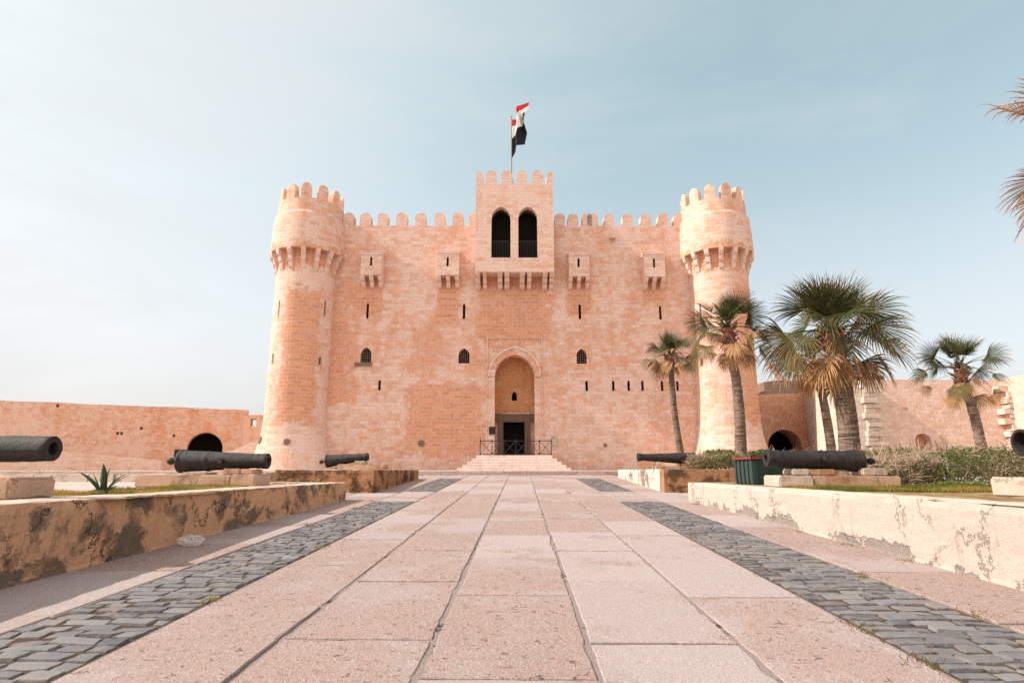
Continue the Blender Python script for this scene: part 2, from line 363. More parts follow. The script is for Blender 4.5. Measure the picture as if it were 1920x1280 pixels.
# ------------------------------------------------------------------ ground and path
SL=.0326
def gz(y): return SL*y
def G(x,y):
    path=-5.58<x<5.35
    if y<=34.75:
        if path: return gz(y)-.035
        if x<0:
            if y<17.25: return 1.0
            if y<20.45: return gz(y)-.035 if x>-10 else 1.0
            if -8.0<x: return 1.36 if y<30.2 else gz(y)-.03
            return 1.0
        if y<17.2: return 1.0
        if y<21.3: return gz(y)-.035 if x<9 else 1.0
        if x<13: return 1.36 if y<31.2 else gz(y)-.03
        return 1.0
    if x<-18: return 1.0+.004*max(0,min(y,60)-34)
    if x>17: return 1.15
    return 1.37
def lines(lo,hi,step,breaks):
    L=set(np.round(np.arange(lo,hi+.01,step),3).tolist())
    for b in breaks: L|={round(b-.02,3),round(b+.02,3)}
    return sorted(L)
xs=[-2500,-600,-150]+lines(-80,80,4,[-18,-10,-8.0,-5.58,5.35,9,13,17])+[150,600,2500]
ys=[-600,-100,-30]+lines(-12,80,4,[17.25,20.45,21.3,30.2,31.2,34.75])+[150,600,2500]
mb=MB(); nx=len(xs)
mb.v=[(x,y,G(x,y)) for y in ys for x in xs]
mb.f=[(j*nx+i,j*nx+i+1,(j+1)*nx+i+1,(j+1)*nx+i) for j in range(len(ys)-1) for i in range(nx-1)]; mb.c=[0.]*len(mb.f)
o=mb.build('ground',M['ground'],fix=False); tag(o,kind='structure')
# joint bed beneath the slabs
mb=MB(); mb.add([(-5.5,-3,gz(-3)-.014),(5.3,-3,gz(-3)-.014),(5.3,34.8,gz(34.8)-.014),(-5.5,34.8,gz(34.8)-.014)],[(0,1,2,3)])
tag(mb.build('path_bed',M['joint'],fix=False),kind='structure')
def slab(mb,x0,x1,y0,y1,c,gap=.012,jit=.011):
    x0+=gap;x1-=gap;y0+=gap*.8;y1-=gap*.8
    per=[]
    def edge(ax,ay,bx,by):
        L=math.hypot(bx-ax,by-ay); n=max(2,int(L/.07)); 
        for i in range(n): t=i/n; per.append((ax+(bx-ax)*t,ay+(by-ay)*t))
    edge(x0,y0,x1,y0);edge(x1,y0,x1,y1);edge(x1,y1,x0,y1);edge(x0,y1,x0,y0)
    cx,cy=(x0+x1)/2,(y0+y1)/2; tx,ty,tz=rnd.uniform(-.004,.004),rnd.uniform(-.002,.002),rnd.uniform(-.004,.006)
    out=[];inn=[]
    s=rnd.uniform(0,99)
    for x,y in per:
        q=mnoise.noise((x*6,y*6,s))*jit+max(0,mnoise.noise((x*2.7,y*2.7,s+5))-.25)*.06+max(0,mnoise.noise((x*9,y*9,s+5))-.3)*.04
        d=math.hypot(x-cx,y-cy); k=1-q/d-.004/d
        px,py=cx+(x-cx)*k,cy+(y-cy)*k
        k2=1-.010/d-q*.6/d
        qx,qy=cx+(px-cx)*k2,cy+(py-cy)*k2
        zt=tz+tx*(x-cx)+ty*(y-cy)
        out.append((px,py,gz(py)-.03)); inn.append((px,py,gz(py)-.008+zt)); 
        per[per.index((x,y))]=(x,y)
        mb_in.append((qx,qy,gz(qy)+zt))
    n=len(per); top=mb_in[-n:]
    fs=[(i,(i+1)%n,n+(i+1)%n,n+i) for i in range(n)]+[(n+i,n+(i+1)%n,2*n+(i+1)%n,2*n+i) for i in range(n)]+[tuple(range(2*n,3*n))]
    mb.add(out+inn+top,fs,c)
mb_in=[]
mb=MB()
cols=[-2.9,-1.81,-.66,.49,1.60,2.70]
def colrows(x0,x1,ya,yb,start,step=2.1,gap=.014):
    y=start
    while y<yb:
        y2=y+step*rnd.uniform(.93,1.07)
        if yb-y2<.7: y2=yb
        a=max(y,ya)
        if y2-a>.3: slab(mb,x0,x1,a,min(y2,yb),rnd.random(),gap)
        y=y2
for i in range(5):
    colrows(cols[i],cols[i+1],-2.6,17.0,-2.4+(i%2)*.98-.0,2.1,.019)
    colrows(cols[i],cols[i+1],17.0,34.75,17.0-(i%2)*1.0,2.1)
for x0,x1 in ((-5.45,-4.03),(3.90,5.25)):
    colrows(x0,x1,-2.6,17.0,-2.8,2.05); colrows(x0,x1,17.0,34.75,16.9,2.05)
for a,b in ((-4.03,-2.9),(2.70,3.90)):
    slab(mb,a,b,17.0,19.1,.5); slab(mb,a,b,19.1,21.0,.7); colrows(a,b,30.4,34.75,30.4,1.5)
# paving of the cross path either side
y=17.3
for xa,xb in [(-7.2,-5.45),(-9.8,-7.2),(5.25,6.8),(6.8,8.9)]:
    slab(mb,xa,xb,17.3,18.8,rnd.random()); slab(mb,xa,xb,18.8,20.35,rnd.random())
path=mb.build('path',M['slab'],fix=False); tag(path,kind='structure')
# dark cobble strips
def cobbles(x0,x1,y0,y1):
    mb=MB(); y=y0; W=x1-x0
    mb2=MB(); mb2.add([(x0,y0,gz(y0)-.012),(x1,y0,gz(y0)-.012),(x1,y1,gz(y1)-.012),(x0,y1,gz(y1)-.012)],[(0,1,2,3)])
    tag(mb2.build('cobble_bed',M['cobble_bed'],fix=False),kind='structure')
    while y<y1-.1:
        h=rnd.uniform(.135,.195); h=min(h,y1-y); x=x0+.01-rnd.uniform(0,.12); 
        while x<x1-.05:
            ww=rnd.uniform(.20,.40); a=max(x,x0+.01); b=min(x+ww,x1-.01)
            if x1-b<.08: b=x1-.01
            if b-a>.05:
                cx,cy=(a+b)/2,y+h/2+mnoise.noise((a*2.3,y*.7,3))*.06+rnd.uniform(-.012,.012); hx=(b-a)/2-rnd.uniform(.002,.012); hy=h/2-rnd.uniform(.001,.014)
                rot=rnd.uniform(-.06,.06); zt=rnd.uniform(-.010,.008); sk=rnd.uniform(-.14,.14); tx_=rnd.uniform(-.045,.045); ty_=rnd.uniform(-.07,.07); s=rnd.uniform(0,99)
                NX,NY=6,5; vs=[]
                for j in range(NY+1):
                    for i in range(NX+1):
                        u=(-1,-.9,-.45,0,.45,.9,1)[i]; v=(-1,-.86,-.3,.3,.86,1)[j]
                        r=(abs(u)**7+abs(v)**7)**(1/7); m_=max(abs(u),abs(v))
                        if m_>0 and r>1: u2,v2=u/r,v/r
                        else: u2,v2=u,v
                        px=u2*hx*(1+.16*mnoise.noise((s,v*1.3,u))); py=v2*hy*(1+.22*mnoise.noise((s+7,v,u*1.3)))
                        px+=sk*py; zz=.006*(1-m_**6)-.04*(m_>.99)+tx_*px+ty_*py+.006*mnoise.noise((px*9+s,py*9,0))+zt
                        X=cx+px*math.cos(rot)-py*math.sin(rot); Y=cy+px*math.sin(rot)+py*math.cos(rot)
                        vs.append((X,Y,gz(Y)+zz-.002))
                fs=[(j*(NX+1)+i,j*(NX+1)+i+1,(j+1)*(NX+1)+i+1,(j+1)*(NX+1)+i) for j in range(NY) for i in range(NX)]
                mb.add(vs,fs,rnd.random())
            x=b if b>x else x+ww
            if x>=x1-.02: break
        y+=h
    o=mb.build('cobblestone_strip',M['cobble'],smooth=False,fix=False); tag(o,kind='structure')
for a,b in ((-4.02,-2.92),(2.72,3.89)):
    cobbles(a,b,2.2,17.0); cobbles(a,b,21.0,30.4)
# kerb that ends the path
mb=MB(); x=-30
while x<30:
    L=rnd.uniform(.9,1.9); z=1.395+rnd.uniform(-.012,.012)
    mb.box(x+.008,x+L-.008,34.72+rnd.uniform(-.02,.02),35.25,1.0,z-.10,rnd.random())
    mb.box(x+.03,x+L-.004,34.62+rnd.uniform(-.015,.015),35.3,z-.098,z,rnd.random())
    x+=L
tag(mb.build('kerb',M['steps'],uv='box'),kind='structure')
mb=MB(); mb.add([(-30,35.25,1.38),(30,35.25,1.38),(30,38.4,1.385),(-30,38.4,1.385)],[(0,1,2,3)])
tag(mb.build('forecourt',M['terrace'],fix=False),kind='structure')
# ------------------------------------------------------------------ castle
CX,CY,CZ=-.5,38.5,1.2; OFF=(CX,CY,CZ)
castle=empty('castle',OFF,R(1.0),'orange and pink limestone fortress with two round corner towers and crenellated walls','castle')
def cp(mb,name,mat,parent=castle,smooth=False,uv='box',off=OFF): 
    o=mb.build(name,M[mat],parent,smooth,None,off); 
    if uv: make_uv(o.data,uv)
    return o
facade_mb=MB(); facade_mb.box(-14.4,13.3,38.5,41.0,1.0,17.82)
fac=cp(facade_mb,'facade_wall','facade')
SLITS=[(-10.2,11.25,12.28),(-3.77,11.22,12.25),(3.95,11.2,12.22),(9.32,11.17,12.12),(-9.17,6.45,7.12),(4.28,6.42,7.08),(6.01,6.42,7.08),(7.01,6.42,7.08),(7.91,6.42,7.08),(9.18,6.42,7.07),(10.18,6.42,7.07)]
WINS=[(-10.15,8.28,.36,1),(-3.72,8.22,.36,0),(4.0,8.2,.33,0)]
cut=MB(); o_=OFF
def sh(p): return [(x-CX,z-CZ) for x,z in p]
for x,z0,z1 in SLITS: cut.prism_y(sh(arch_pts(x,.085,z0,z1-.07,z1,4)),-1,.8)
for x,z0,hw,_ in WINS: cut.prism_y(sh(arch_pts(x,hw,z0,z0+.52,z0+1.0,8)),-1,.7)
cut.prism_y(sh(arch_pts(-.40,1.29,2.2,7.35,8.78,16)),-1,.95)       # portal recess
boolean_cut(fac,cut)
cut=MB(); cut.box(-1.17-CX,.28-CX,.5,2.2,2.25-CZ,4.53-CZ)          # doorway
cut.prism_y(sh(arch_pts(-.41,.17,5.88,6.18,6.52,5)),.5,1.8)
boolean_cut(fac,cut)
cut=MB(); cut.box(-2.75-CX,1.95-CX,-1,3,14.4-CZ,18.5-CZ); boolean_cut(fac,cut)
make_uv(fac.data,'box')
# hidden bulk behind the facade with its own roof
mb=MB(); mb.box(-14.2,13.1,41.0,64,1.0,16.6); cp(mb,'keep_body','tower')
# lining of the portal recess
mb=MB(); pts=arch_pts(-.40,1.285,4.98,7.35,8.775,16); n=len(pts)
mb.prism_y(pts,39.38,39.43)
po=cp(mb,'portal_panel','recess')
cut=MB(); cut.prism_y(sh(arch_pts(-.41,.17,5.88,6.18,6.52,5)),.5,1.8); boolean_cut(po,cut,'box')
mb=MB(); mb.prism_y(arch_pts(-.41,.2,5.84,6.18,6.56,5),39.9,39.95); cp(mb,'niche_window','dark',po)
mb=MB(); mb.box(-1.68,.885,39.22,39.44,4.52,5.0); cp(mb,'lintel','lintel')
mb=MB(); mb.box(-1.48,-1.14,39.18,39.46,2.27,4.52); cp(mb,'door_jamb','lintel')
mb=MB(); mb.box(.25,.62,39.18,39.46,2.27,4.52); cp(mb,'door_jamb','lintel')
mb=MB(); mb.box(-1.2,.3,40.2,40.3,2.2,4.6); mb.box(-1.14,.25,39.5,40.2,2.2,2.27)
for k in range(5): mb.box(-1.13+k*.28,-1.10+k*.28,40.17,40.2,2.3,4.5)
cp(mb,'door','dark')
mb=MB()
for k in range(7): mb.add(*[[(-1.2+.3*k+a,39.30-(b*.05),5.0+c) for a,b,c in ((0,0,0),(.3,0,0),(.3,1,0),(0,1,0),(0.02,0,.05+.05*(k%2)),(.28,0,.05+.03*(k%3)),(.28,1,.04),(.02,1,.05))],[(0,3,2,1),(4,5,6,7),(0,1,5,4),(1,2,6,5),(2,3,7,6),(3,0,4,7)]])
cp(mb,'lintel_mortar','cap')
mb=MB(); mb.box(1.95,2.35,38.46,38.52,2.9,3.55); cp(mb,'stone_panel','cap')
# raised arch moulding of voussoirs round the portal
mb=MB(); nv=22
inner=arch_pts(-.40,1.29,2.27,7.35,8.78,11)[2:-0 or None]; outer=arch_pts(-.40,1.62,2.27,7.35,9.2,11)[2:]
for i in range(len(inner)-1):
    a,b,c,d=inner[i],outer[i],outer[i+1],inner[i+1]
    pr=38.40+.018*(i%2)
    mb.prism_y([a,b,c,d],pr,38.52,(i%2)*1.)
cp(mb,'arch_moulding','facade')
mb=MB(); o1=arch_pts(-.40,1.62,2.27,7.35,9.2,11)[2:]; o2=arch_pts(-.40,1.74,2.27,7.35,9.36,11)[2:]
for i in range(len(o1)-1): mb.prism_y([o1[i],o2[i],o2[i+1],o1[i+1]],38.35,38.51)
cp(mb,'hood_moulding','turret')
mb=MB()
for x0 in (-2.22,1.36): mb.box(x0,x0+.06,38.46,38.52,2.27,9.9)
mb.box(-2.22,1.42,38.455,38.52,9.9,9.96); cp(mb,'portal_frame','turret')
for x,z0,z1 in SLITS:
    mb=MB(); mb.prism_y(arch_pts(x,.10,z0-.02,z1-.07,z1+.01,4),38.72,38.76); cp(mb,'arrow_slit','dark',uv=None)
for x,z0,hw,sill in WINS:
    mb=MB(); mb.prism_y(arch_pts(x,hw+.02,z0-.02,z0+.52,z0+1.02,8),38.95,39.0); wo_=cp(mb,'window','dark',uv=None)
    mb=MB()
    for k in range(1,5): mb.box(x-hw+2*hw*k/5-.014,x-hw+2*hw*k/5+.014,38.70,38.73,z0,z0+.92)
    for k in range(1,6): mb.box(x-hw,x+hw,38.685,38.70,z0+k*.165-.012,z0+k*.165+.012)
    cp(mb,'grille','granite_grey',wo_,uv=None)
    if sill:
        mb=MB(); mb.box(x-.7,x+.42,38.40,38.52,z0-.24,z0-.03); cp(mb,'sill','granite_grey',wo_)
def roundel(x,z,r=.22,mat='granite_grey'):
    mb=MB(); mb.prism_y([(x+r*math.cos(a*PI/10),z+r*math.sin(a*PI/10)) for a in range(20)],38.44,38.55); cp(mb,'column_end',mat,uv=None)
roundel(-6.34,3.06,.21); roundel(5.36,2.95,.11)
# merlons
def merlon_pts(x,w,z0,h,n=9):
    zs=z0+h-w*.95; return [(x-w,z0),(x+w,z0)]+[(x+w*math.cos(PI*i/(2*n)*1.0),zs+w*.95*math.sin(PI*i/(2*n))) for i in range(2*n+1)]
for x in (-11.85,-10.68,-9.48,-8.18,-6.88,-5.55,-4.29,-3.14):
    mb=MB(); mb.prism_y(merlon_pts(x,.36+rnd.uniform(-.015,.02),17.78,1.02+rnd.uniform(-.02,.02)),38.52,39.12); cp(mb,'merlon','turret')
for x in (2.72,3.64,4.62,4.98,6.13,7.41,8.66,9.87,10.96):
    mb=MB(); mb.prism_y(merlon_pts(x,.36+rnd.uniform(-.015,.02),17.70,1.05+rnd.uniform(-.02,.02)),38.52,39.12); cp(mb,'merlon','turret')
mb=MB()
for x,r in ((6.2,.13),(6.45,.10)): mb.tube([(x,38.6,16.95),(x,38.1,16.85)],[r,r*.8],8)
cp(mb,'waterspout','turret')
# entrance turret
mb=MB(); mb.box(-3.0,2.2,37.3,42.2,14.08,20.3)
tur=cp(mb,'entrance_turret','turret')
cut=MB()
for xc in (-1.31,.48): cut.prism_y(sh(arch_pts(xc,.635,15.07,17.85,18.66,10)),-2,-.65)
boolean_cut(tur,cut)
cut=MB(); cut.box(-2.65-CX,1.85-CX,-.70,3.4,15.0-CZ,19.3-CZ); boolean_cut(tur,cut)
cut=MB(); cut.box(-2.7-CX,1.9-CX,-.8,3.4,20.0-CZ,21-CZ); boolean_cut(tur,cut,'box')
for xc in (-1.31,.48):
    mb=MB(); mb.prism_y(arch_pts(xc,.66,15.05,17.85,18.68,10),38.3,38.34)
    ao=cp(mb,'arched_opening','dark',tur,uv=None)
    mb=MB(); 
    for k in range(13): mb.box(xc-.6+k*.1-.012,xc-.6+k*.1+.012,37.62,37.645,15.07,16.3)
    mb.box(xc-.635,xc+.635,37.60,37.65,16.3,16.36); cp(mb,'balustrade','rail',tur,uv=None)
def tmer(pts_fn): pass
for x,wd in ((-2.77,.24),(-1.99,.37),(-.94,.36),(.11,.36),(1.17,.36),(2.02,.18)):
    mb=MB()
    if x in(-2.77,2.02):
        s=1 if x<0 else -1; xo=-3.0 if x<0 else 2.2; ww=.46 if x<0 else .37
        pts=[(xo,20.3),(xo+s*ww,20.3)]+[(xo+s*ww*math.cos(PI*i/16),20.85+.42*math.sin(PI*i/16)) for i in range(9)]
        mb.prism_y(pts,37.3,37.75)
    else: mb.prism_y(merlon_pts(x,wd,20.3,1.02),37.3,37.75)
    cp(mb,'merlon','turret',tur)
for y in (38.5,39.7,40.9):
    for xa,xb in ((-3.0,-2.6),(1.8,2.2)):
        mb=MB(); mb.prism_x([(py,pz) for py,pz in merlon_pts(y,.36,20.3,1.0)],xa,xb); cp(mb,'merlon','turret',tur)
for x in (-2.0,-.4,1.2):
    mb=MB(); mb.prism_y(merlon_pts(x,.36,20.3,1.0),41.8,42.2); cp(mb,'merlon','turret',tur)
def corbel_prof(y_out,y_in,z0,z1,n=3):
    """stepped quarter-round corbel profile, (y,z)"""
    pts=[(y_in+.05,z1),(y_in+.05,z0)]
    H=(z1-z0)/n; D=(y_in-y_out)/n
    for k in range(n):
        for i in range(5):
            a=PI/2*i/4; pts.append((y_in-D*k-D*math.sin(a)*1.0,z0+H*k+H*(1-math.cos(a))))
    pts.append((y_out,z1)); return pts
for a,b in ((-3.0,-2.68),(-2.49,-2.26),(-1.52,-1.21),(-1.07,-.75),(-.06,.26),(.43,.71),(1.45,1.76),(1.9,2.2)):
    mb=MB(); mb.prism_x(corbel_prof(37.34,38.5,13.2,14.08),a,b); cp(mb,'corbel','turret',tur)
# four small machicolation boxes
for x0,x1,z0,z1 in ((-10.62,-9.22,14.03,15.62),(-5.55,-4.1,14.01,15.72),(3.2,4.58,13.95,15.60),(8.23,9.6,13.92,15.66)):
    mb=MB(); mb.prism_x([(37.74,z0),(38.55,z0),(38.55,z1+.16),(38.42,z1+.16),(37.70,z1-.04),(37.70,z1-.2),(37.74,z1-.2)],x0,x1)
    bo=cp(mb,'machicolation_box','turret')
    xm=(x0+x1)/2-.03; cut=MB(); cut.prism_y(sh(arch_pts(xm,.075,z0+.62,z0+1.2,z0+1.27,4)),-1.5,-.3); boolean_cut(bo,cut,'box')
    mb=MB(); mb.prism_y(arch_pts(xm,.09,z0+.6,z0+1.2,z0+1.28,4),37.95,37.98); cp(mb,'arrow_slit','dark',bo,uv=None)
    w_=(x1-x0)
    for q0,q1 in ((0,.18),(.41,.59),(.82,1)):
        mb=MB(); mb.prism_x(corbel_prof(37.78,38.5,z0-.72,z0,2),x0+q0*w_,x0+q1*w_); cp(mb,'corbel','turret',bo)
# round towers
def tower(xc,openings):
    yc=38.5
    mb=MB(); prof=[(2.75,1.0),(2.55,1.5),(2.40,2.0),(2.27,2.5),(2.14,3.0),(2.04,3.5),(1.975,4.1),(1.935,5.0),(1.925,7),(1.93,9),(1.935,11),(1.94,13),(1.94,15.6)]
    mb.lathe(prof,xc,yc,64)
    t=cp(mb,'round_tower','tower',uv=None)
    cut=MB()
    for ang,z0,z1,hw in openings:
        dx,dy=math.sin(ang),-math.cos(ang)
        p=arch_pts(0,hw,z0-CZ,z1-CZ-hw,z1-CZ,4)
        def place(u,d): return (xc-CX+dx*d+(-dy)*u, yc-CY+dy*d+dx*u)
        n=len(p); vs=[(*place(u,2.6),z) for u,z in p]+[(*place(u,1.45),z) for u,z in p]
        cut.add(vs,[tuple(range(n)),tuple(range(2*n-1,n-1,-1))]+[(i,i+n,(i+1)%n+n,(i+1)%n) for i in range(n)])
    boolean_cut(t,cut,('cyl',xc-CX,0,2.0))
    for ang,z0,z1,hw in openings:
        dx,dy=math.sin(ang),-math.cos(ang); mb=MB(); p=arch_pts(0,hw+.02,z0-.02,z1-hw,z1+.02,4); n=len(p)
        def place(u,d): return (xc+dx*d+(-dy)*u, yc+dy*d+dx*u)
        mb.add([(*place(u,1.68),z) for u,z in p]+[(*place(u,1.62),z) for u,z in p],[tuple(range(n)),tuple(range(2*n-1,n-1,-1))]+[(i,i+n,(i+1)%n+n,(i+1)%n) for i in range(n)])
        cp(mb,'arrow_slit','dark',t,uv=None)
    # overhanging drum with its parapet
    mb=MB(); mb.lathe([(1.80,15.38),(2.40,15.38),(2.41,15.9),(2.39,16.6),(2.36,17.2),(2.31,17.85),(2.25,17.97),(2.16,18.02),(2.14,18.5),(2.13,18.92),(1.62,18.92),(1.62,18.2),(.01,18.2)],xc,yc,64,close=False)
    cp(mb,'drum','tower',t,uv=('cyl',xc-CX,0,2.3))
    for k in range(16):
        a=2*PI*(k+.5)/16; mb=MB(); prof=[(1.85,15.42),(1.85,14.05)]
        for j,(r0,r1,z0,z1) in enumerate(((1.93,2.06,14.05,14.5),(2.06,2.22,14.5,14.95),(2.22,2.42,14.95,15.40))):
            for i in range(5): q=PI/2*i/4; prof.append((r0+(r1-r0)*math.sin(q),z0+(z1-z0)*(1-math.cos(q))))
        n=len(prof); hw=.14; ca,sa=math.cos(a),math.sin(a); vs=[]
        for s in (-1,1): vs+=[(xc+ca*r-sa*hw*s,yc+sa*r+ca*hw*s,z) for r,z in prof]
        mb.add(vs,[tuple(range(n)),tuple(range(2*n-1,n-1,-1))]+[(i,i+n,(i+1)%n+n,(i+1)%n) for i in range(n)])
        cp(mb,'corbel','turret',t)
    for k in range(12):
        a0=2*PI*(k+.25)/12; da=.165; mb=MB(); vs=[]; n=9
        h=1.05+rnd.uniform(-.05,.05)
        rows=[]
        for i in range(n+1):
            u=-1+2*i/n; a=a0+da*u; zt=18.92+h-.36+.36*math.sqrt(max(0,1-u*u))
            for r,z in ((2.105,18.9),(2.10,zt),(1.63,zt),(1.63,18.9)): vs.append((xc+r*math.cos(a),yc+r*math.sin(a),z))
        fs=[]
        for i in range(n):
            for q in range(4): fs.append((i*4+q,(i+1)*4+q,(i+1)*4+(q+1)%4,i*4+(q+1)%4))
        fs+=[(0,1,2,3),tuple(n*4+q for q in (3,2,1,0))]
        mb.add(vs,fs); cp(mb,'merlon','tower',t,uv=('cyl',xc-CX,0,2.1))
    return t
tl=tower(-14.4,[(R(60),11.1,12.25,.075),(R(57),7.95,8.45,.11),(R(-33),10.9,12.0,.075),(R(-40),7.9,8.6,.12)])
tr=tower(13.3,[(R(-64),7.88,8.42,.12),(R(-58),11.2,12.0,.075),(R(52),7.8,8.5,.12)])
def tower_roundel(t,xc,ang,z,r):
    rad=2.10; mb=MB(); dx,dy=math.sin(ang),-math.cos(ang); base=Vector((xc+dx*rad,38.5+dy*rad,z)); d=Vector((dx,dy,.15)).normalized()
    mb.tube([base-d*.3,base+d*.06],[r,r],16); cp(mb,'column_end','granite_grey',t,uv=None)
tower_roundel(tl,-14.4,R(8),3.05,.20); tower_roundel(tl,-14.4,R(-52),3.2,.24); tower_roundel(tr,13.3,R(-35),2.75,.22); 
# entrance steps, railing, plaque, flagpole
steps=MB()
for k,(x0,x1,zt) in enumerate(((-2.68,1.87,2.27),(-2.93,2.12,2.08),(-3.18,2.37,1.90),(-3.43,2.62,1.72),(-3.68,2.87,1.54))):
    yf=36.25-.26*k; zb=(2.08,1.90,1.72,1.54,1.33)[k]
    steps.box(x0,x1,yf,38.75 if k==0 else 38.42,zb,zt-.001*k)
so_=steps.build('entrance_steps',M['steps'],uv='box'); tag(so_,'pale stone pyramid of steps leading up to the castle door','steps')
rl=empty('railing',(-.32,36.4,2.27),0,'dark iron railing of crossed bars at the top of the entrance steps','railing')
ro=(-.32,36.4,2.27); px_=[-2.45,-1.74,-1.03,-.315,.40,1.10,1.82]
for i,x in enumerate(px_):
    mb=MB(); mb.box(x-.022,x+.022,36.38,36.42,2.27,3.20+(.04 if i in(0,3,6) else 0)); mb.build('post',M['rail'],rl,off=ro)
mb=MB(); mb.box(-2.44,1.81,36.385,36.415,3.10,3.145); mb.build('top_rail',M['rail'],rl,off=ro)
mb=MB(); mb.box(-2.44,1.81,36.385,36.415,2.33,2.37); mb.build('bottom_rail',M['rail'],rl,off=ro)
for i in range(6):
    a,b=px_[i]+.02,px_[i+1]-.02; mb=MB()
    mb.tube([(a,36.395,2.37),(b,36.395,3.10)],.016,6); mb.tube([(a,36.41,3.10),(b,36.41,2.37)],.016,6); mb.build('cross_brace',M['rail'],rl,off=ro)
mb=MB(); mb.box(-2.0,-1.66,38.38,38.44,3.66,4.08); mb.box(-2.03,-1.63,38.40,38.46,3.63,4.11)
tag(mb.build('wall_plaque',M['sign']),'small dark square plaque on the wall left of the castle door','plaque')
FX,FY=-.62,39.0
fp=empty('flagpole',(FX,FY,20.0),0,'flagpole with red, white and black flag above the entrance turret','flagpole')
m_,t_=new_mat('pole_metal'); t_.out((.30,.20,.17),.6); 
mb=MB(); mb.tube([(0,0,0),(0,0,3),(0,0,6.45)],[.05,.045,.035],10); mb.tube([(0,0,6.45),(0,0,6.52)],[.07,.05],10); mb.build('pole',m_,fp)
m2,t_=new_mat('stay_cable'); t_.out((.03,.03,.03),.6)
mb=MB(); mb.tube([(0.03,0,1.7),(.45,-.4,0.35)],.012,5); mb.tube([(0.03,0,1.5),(.4,.4,0.2)],.012,5); mb.build('stay_cable',m2,fp)
mf,t_=new_mat('flag_cloth'); c0=t_.attr('var'); cc=t_.mix(t_.m('GREATER_THAN',c0,.16),(.60,.035,.03),(.80,.78,.74)); cc=t_.mix(t_.m('GREATER_THAN',c0,.52),cc,(.010,.012,.018)); t_.out(cc,.8,trans=.25)
# rippling flag: hoist on the pole, cloth twisting upward and folded back on itself
NU,NVv=36,24; vs=[];fs=[];cs=[]
def flag_pt(u,v):      # u along the fly 0..1, v 0 top(red) .. 1 bottom(black)
    H0=Vector((0.04,0,6.25-2.75*v))
    # key outline of the far edge as the wind lifts it
    top=[(0.04,6.25),(.30,6.35),(.42,6.72),(.34,7.0),(.52,7.35),(1.30,7.70)]
    bot=[(0.04,3.2),(.30,3.62),(.40,4.15),(1.0,4.35),(1.12,5.1),(.72,6.2)]
    def lerp(K,t):
        t*=len(K)-1; i=min(int(t),len(K)-2); f=t-i; f=f*f*(3-2*f); return K[i][0]*(1-f)+K[i+1][0]*f, K[i][1]*(1-f)+K[i+1][1]*f
    a=lerp(top,u); b=lerp(bot,u)
    x=a[0]*(1-v)+b[0]*v; z=a[1]*(1-v)+b[1]*v
    y=.28*math.sin(u*7.5+v*3.2)*u**.5+.12*math.sin(v*9+u*4)*u**.5
    x+=.07*math.sin(v*8+u*6)*u**.5; z+=.05*math.sin(u*14+v*3)*u
    return (x,y,z)
for j in range(NVv+1):
    for i in range(NU+1): vs.append(flag_pt(i/NU,j/NVv))
for j in range(NVv):
    for i in range(NU): fs.append((j*(NU+1)+i,j*(NU+1)+i+1,(j+1)*(NU+1)+i+1,(j+1)*(NU+1)+i)); cs.append((j+.5)/NVv)
mb=MB(); mb.add(vs,fs,cs); mb.build('flag',mf,fp,smooth=True,fix=False)
# ------------------------------------------------------------------ ramparts, left
def wall_run(name,a,b,th,z0,z1a,z1b,mat,label,cat,cutters=None,loc=None):
    """a straight wall from plan point a to b; thickness grows away from the viewer"""
    d=Vector((b[0]-a[0],b[1]-a[1],0)); L=d.length; ang=math.atan2(d.y,d.x)
    mb=MB(); n=max(4,int(L/1.2)); top=[]
    rr=random.Random(name+label)
    pts=[(0,z0),(L,z0)]
    for i in range(n,-1,-1): pts.append((L*i/n,z1a+(z1b-z1a)*i/n+rr.uniform(-.025,.025)))
    mb.prism_y(pts,0,th)
    o=mb.build(name,M[mat],None,loc=(a[0],a[1],0),rot=(0,0,ang)); 
    if cutters: 
        c=MB(); cutters(c); 
        co=c.build('cutter',M[mat],loc=(a[0],a[1],0),rot=(0,0,ang))
        md=o.modifiers.new('b','BOOLEAN'); md.object=co; md.solver='EXACT'; bpy.context.view_layer.update()
        me=bpy.data.meshes.new_from_object(o.evaluated_get(bpy.context.evaluated_depsgraph_get())); o.modifiers.clear(); o.data=me; bpy.data.objects.remove(co)
    make_uv(o.data,'box'); tag(o,label,cat); return o,L
# points along the long left rampart
A=(-47.5,48.0); B=(-26.6,58.2)
LL=math.hypot(B[0]-A[0],B[1]-A[1]); ux=((B[0]-A[0])/LL,(B[1]-A[1])/LL)
def on_ramp(px):
    """distance along the rampart of a viewing direction (x offset from the path's vanishing point, focal 1120)"""
    k=px/1120*.977
    return (k*A[1]-A[0]*1.0)/(ux[0]-k*ux[1])
sarch=on_ramp(375-977); 
lr,_=wall_run('rampart',A,B,3,.9,7.15,7.15,'rampart','long orange limestone rampart with a dark arched gateway, left of the castle','rampart',
   lambda c:(c.prism_y(arch_pts(sarch,1.5,.5,3.35,4.9,10),-1,2.2), [c.box(q,q+.22,-1,.5,z,z+.25) for q,z in ((on_ramp(75-977),6.75),(on_ramp(200-977),4.5),(on_ramp(208-977),4.5),(on_ramp(245-977),5.0),(on_ramp(310-977),4.4))]))
mb=MB(); mb.prism_y(arch_pts(sarch,1.52,.9,3.35,4.92,10),2.1,2.15); mb.build('gateway_interior',M['dark'],lr)
mb=MB()
